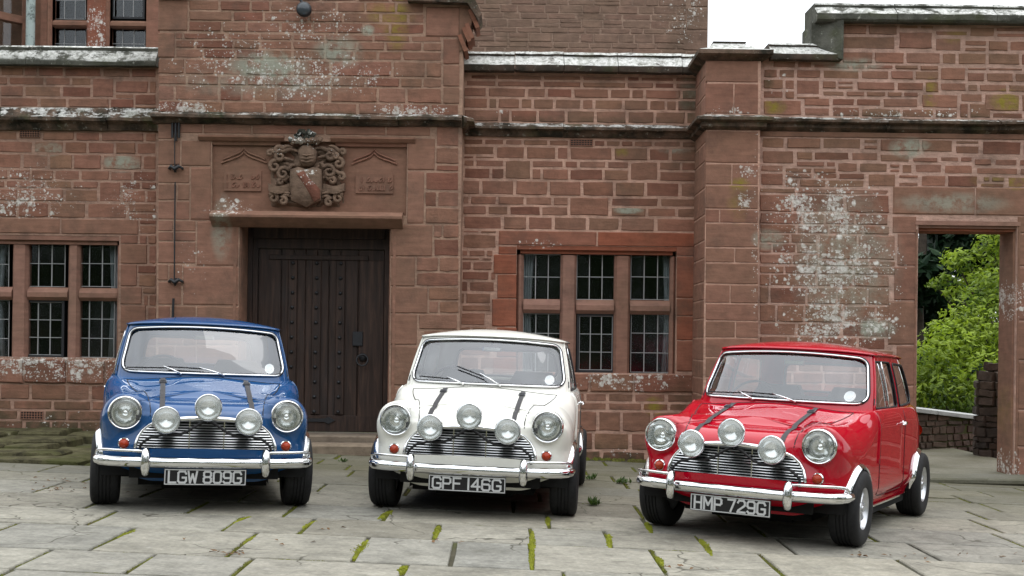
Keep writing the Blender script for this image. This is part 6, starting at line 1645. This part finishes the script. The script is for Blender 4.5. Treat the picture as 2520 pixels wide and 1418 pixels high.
# number plates: stroke letters
GL = {'L':[[(0,1),(0,0),(.8,0)]], 'G':[[(.9,.8),(.75,1),(.15,1),(0,.85),(0,.15),(.15,0),(.75,0),(.9,.15),(.9,.45),(.5,.45)]], 'W':[[(0,1),(.22,0),(.5,.75),(.78,0),(1,1)]],
      '8':[[(.15,.52),(.02,.66),(.02,.88),(.15,1),(.7,1),(.83,.88),(.83,.66),(.7,.52),(.15,.52),(0,.38),(0,.14),(.15,0),(.7,0),(.85,.14),(.85,.38),(.7,.52)]], '0':[[(.15,0),(0,.15),(0,.85),(.15,1),(.7,1),(.85,.85),(.85,.15),(.7,0),(.15,0)]],
      '9':[[(0,.12),(.15,0),(.7,0),(.85,.15),(.85,.85),(.7,1),(.15,1),(0,.85),(0,.58),(.15,.45),(.85,.45)]], 'P':[[(0,0),(0,1),(.65,1),(.82,.86),(.82,.58),(.65,.45),(0,.45)]], 'F':[[(0,0),(0,1),(.78,1)],[(0,.5),(.66,.5)]],
      '1':[[(.12,0),(.12,1)]], '4':[[(.65,0),(.65,1),(0,.3),(.9,.3)]], '6':[[(.82,.88),(.7,1),(.15,1),(0,.85),(0,.15),(.15,0),(.7,0),(.85,.15),(.85,.42),(.7,.55),(0,.55)]], 'H':[[(0,0),(0,1)],[(.82,0),(.82,1)],[(0,.5),(.82,.5)]],
      'M':[[(0,0),(0,1),(.48,.35),(.96,1),(.96,0)]], '7':[[(0,1),(.82,1),(.3,0)]], '2':[[(0,.82),(.15,1),(.68,1),(.83,.85),(.83,.62),(.68,.5),(.1,.16),(0,0),(.85,0)]]}
ADV = {'1':.30, 'W':1.12, 'M':1.08, 'L':.90, 'F':.88}
def lettering(txt, H, y, zc_, width):
    tot = 0; pos_ = []
    for ch in txt:
        if ch == ' ': tot += .48; continue
        pos_.append((ch, tot)); tot += ADV.get(ch, .96)+.20
    tot -= .2; sc = width/(tot*1.0)
    res = []
    for ch, a in pos_:
        m = MB(); nseg = 0
        for st in GL[ch]:
            pts = [(-width/2 + (a+u)*sc, zc_-H/2+v*H) for u, v in st]; w_ = .0064
            for (xa, za_), (xb_, zb2) in zip(pts[:-1], pts[1:]):
                d_ = Vector((xb_-xa, zb2-za_)); L = d_.length
                if L < 1e-6: continue
                d_ /= L; n_ = Vector((-d_.y, d_.x))*w_; e = d_*w_*.9
                q = [(xa-e.x-n_.x, za_-e.y-n_.y), (xb_+e.x-n_.x, zb2+e.y-n_.y), (xb_+e.x+n_.x, zb2+e.y+n_.y), (xa-e.x+n_.x, za_-e.y+n_.y)]
                m.prismy(q, y-.004-.00035*nseg, y+.001); nseg += 1
        res.append(m.mesh('character'))
    return res
PLY, PLZ, PLW, PLH = -.058, .247, .272, .056

# ---------------------------------------------------------------- assemble
def put(me, name, parent, mat, paint=False, loc=None, rot=None):
    if not me.materials: me.materials.append(mat)
    o = bpy.data.objects.new(name, me); COL.objects.link(o); o.parent = parent
    if mat is not me.materials[0]: o.material_slots[0].link = 'OBJECT'; o.material_slots[0].material = mat
    if loc is not None: o.location = loc
    if rot is not None: o.rotation_euler = rot
    return o
SLOPE = math.atan(-GX)
def car(x, y, yaw, paint, plate, wip, label):
    root = empty('parked_car', label=label, cat='car', group='small classic cars parked in front of the house')
    root.matrix_world = Matrix.Translation((x, y, GX*x + .022)) @ Matrix.Rotation(SLOPE, 4, 'Y') @ Matrix.Rotation(-yaw, 4, 'Z')
    O = (0, -FAX, 0)
    P = lambda k, nm, mat, par=None, **kw: put(ME[k], nm, par or root, mat, loc=None if par else O, **kw)
    body = P('body', 'body', paint)
    P('seamL', 'wing_seam', paint, body); P('seamR', 'wing_seam', paint, body)
    for s_ in 'LR':
        P('archF'+s_, 'wheel_arch_trim', M_chrome, body); P('archB'+s_, 'wheel_arch_trim', M_chrome, body); P('sill'+s_, 'sill_trim', M_chrome, body)
        d_ = P('door'+s_, 'door', paint); P('handle'+s_, 'handle', M_chrome, d_); P('dshut'+s_, 'shut_line', M_black, d_)
        P('dwin'+s_, 'side_window', M_carglass); tr_ = P('dwint'+s_, 'window_trim', M_black); P('div'+s_, 'window_divider', M_chrome)
        P('qwin'+s_, 'quarter_window', M_carglass); P('qwint'+s_, 'window_trim', M_black)
        h_ = P('hbez'+s_, 'headlight', M_chrome); P('hrefl'+s_, 'reflector', M_hrefl, h_); P('hbulb'+s_, 'bulb_shield', M_refl, h_); P('hlens'+s_, 'lens', M_lens, h_)
        i_ = P('irim'+s_, 'indicator', M_chrome); P('ilens'+s_, 'amber_lens', M_amber, i_)
        P('tail'+s_, 'tail_lamp', M_amber); P('seat'+s_, 'front_seat', M_vinyl)
    bo = P('bonnet', 'bonnet', paint); P('bshut', 'shut_line', M_black, bo); P('badge', 'badge', M_chrome, bo)
    for s_ in 'LR': P('strap'+s_, 'bonnet_strap', M_strap, bo); P('buck'+s_, 'buckle', M_buck, bo)
    ca = P('cabin', 'cabin', paint); P('pillarL', 'pillar_seam', paint, ca); P('pillarR', 'pillar_seam', paint, ca)
    ro_ = P('roof', 'roof', paint); P('headlining', 'headlining', M_headl, ro_)
    ws = P('windscreen', 'windscreen', M_carglass); P('ws_seal', 'rubber_seal', M_black, ws); P('ws_trim', 'chrome_trim', M_chrome, ws); P('disc', 'licence_disc', M_paper, ws); P('disc2', 'disc_print', M_digit, ws)
    for a, b in WIP[wip]:
        q = put(a, 'wiper', root, M_chrome, loc=O); put(b, 'wiper_blade', q, M_black)
    rw_ = P('rear_window', 'rear_window', M_carglass); P('rw_seal', 'rubber_seal', M_black, rw_)
    gr_ = P('gsurround', 'grille', M_chrome); P('gback', 'grille_backing', M_under, gr_)
    for s_ in SL: put(s_, 'slat', gr_, M_slat)
    P('gvertL', 'upright_bar', M_chrome, gr_); P('gvertR', 'upright_bar', M_chrome, gr_)
    bu = P('bumper', 'front_bumper', M_chrome)
    for s_ in 'LR': P('over'+s_, 'overrider', M_chrome, bu); P('nudge'+s_, 'corner_bar', M_chrome, bu)
    P('rbumper', 'rear_bumper', M_chrome)
    lb_ = P('lampbar', 'lamp_bracket', M_black)
    for s_ in 'LMR':
        q = P('shous'+s_, 'spot_lamp', M_chrome); P('srefl'+s_, 'reflector', M_refl, q); P('slens'+s_, 'lens', M_lens2, q)
    pl_ = MB().bbox(-PLW, PLW, PLY, PLY+.008, PLZ-PLH, PLZ+PLH, .003).mesh('plate'); q = put(pl_, 'number_plate', root, M_plate, loc=O)
    bm_ = MB(); e = .006
    for a, b, c, d_ in ((-PLW+.004,PLW-.004,PLZ+PLH-.004-e,PLZ+PLH-.004), (-PLW+.004,PLW-.004,PLZ-PLH+.004,PLZ-PLH+.004+e), (-PLW+.004,-PLW+.004+e,PLZ-PLH+.004+e,PLZ+PLH-.004-e), (PLW-.004-e,PLW-.004,PLZ-PLH+.004+e,PLZ+PLH-.004-e)): bm_.box(a, b, PLY-.003, PLY+.001, c, d_)
    put(bm_.mesh('plate_border'), 'plate_border', q, M_digit)
    for ch in lettering(plate, .075, PLY-.0005, PLZ, .48): put(ch, 'character', q, M_digit)
    P('underbody', 'underbody', M_under); P('dash', 'dashboard', M_vinyl); P('bench', 'rear_seat', M_vinyl); P('steer', 'steering_wheel', M_black); P('mirror', 'rear_mirror', M_chrome)
    for yw in (FAX, RAX):
        for s_ in (1, -1):
            wh = put(ME['rim'], 'wheel', root, M_alloy, loc=(s_*.660, yw-FAX, WR), rot=(radians(17*(yw > 1)+7*s_), 0, 0 if s_ > 0 else pi))
            put(ME['tyre'], 'tyre', wh, M_tyre); put(ME['drum'], 'brake_drum', wh, M_under)
    return root
car(-2.209, 8.993, radians(-15.69), P_BLUE, 'LGW 809G', 'low', 'blue classic car parked in front of the oak door, plate LGW 809G')
car(-.265, 9.255, radians(4.94), P_WHITE, 'GPF 146G', 'up', 'cream white classic car in the middle, plate GPF 146G')
car(1.666, 8.609, radians(28.69), P_RED, 'HMP 729G', 'low', 'red classic car turned aside at right, plate HMP 729G')
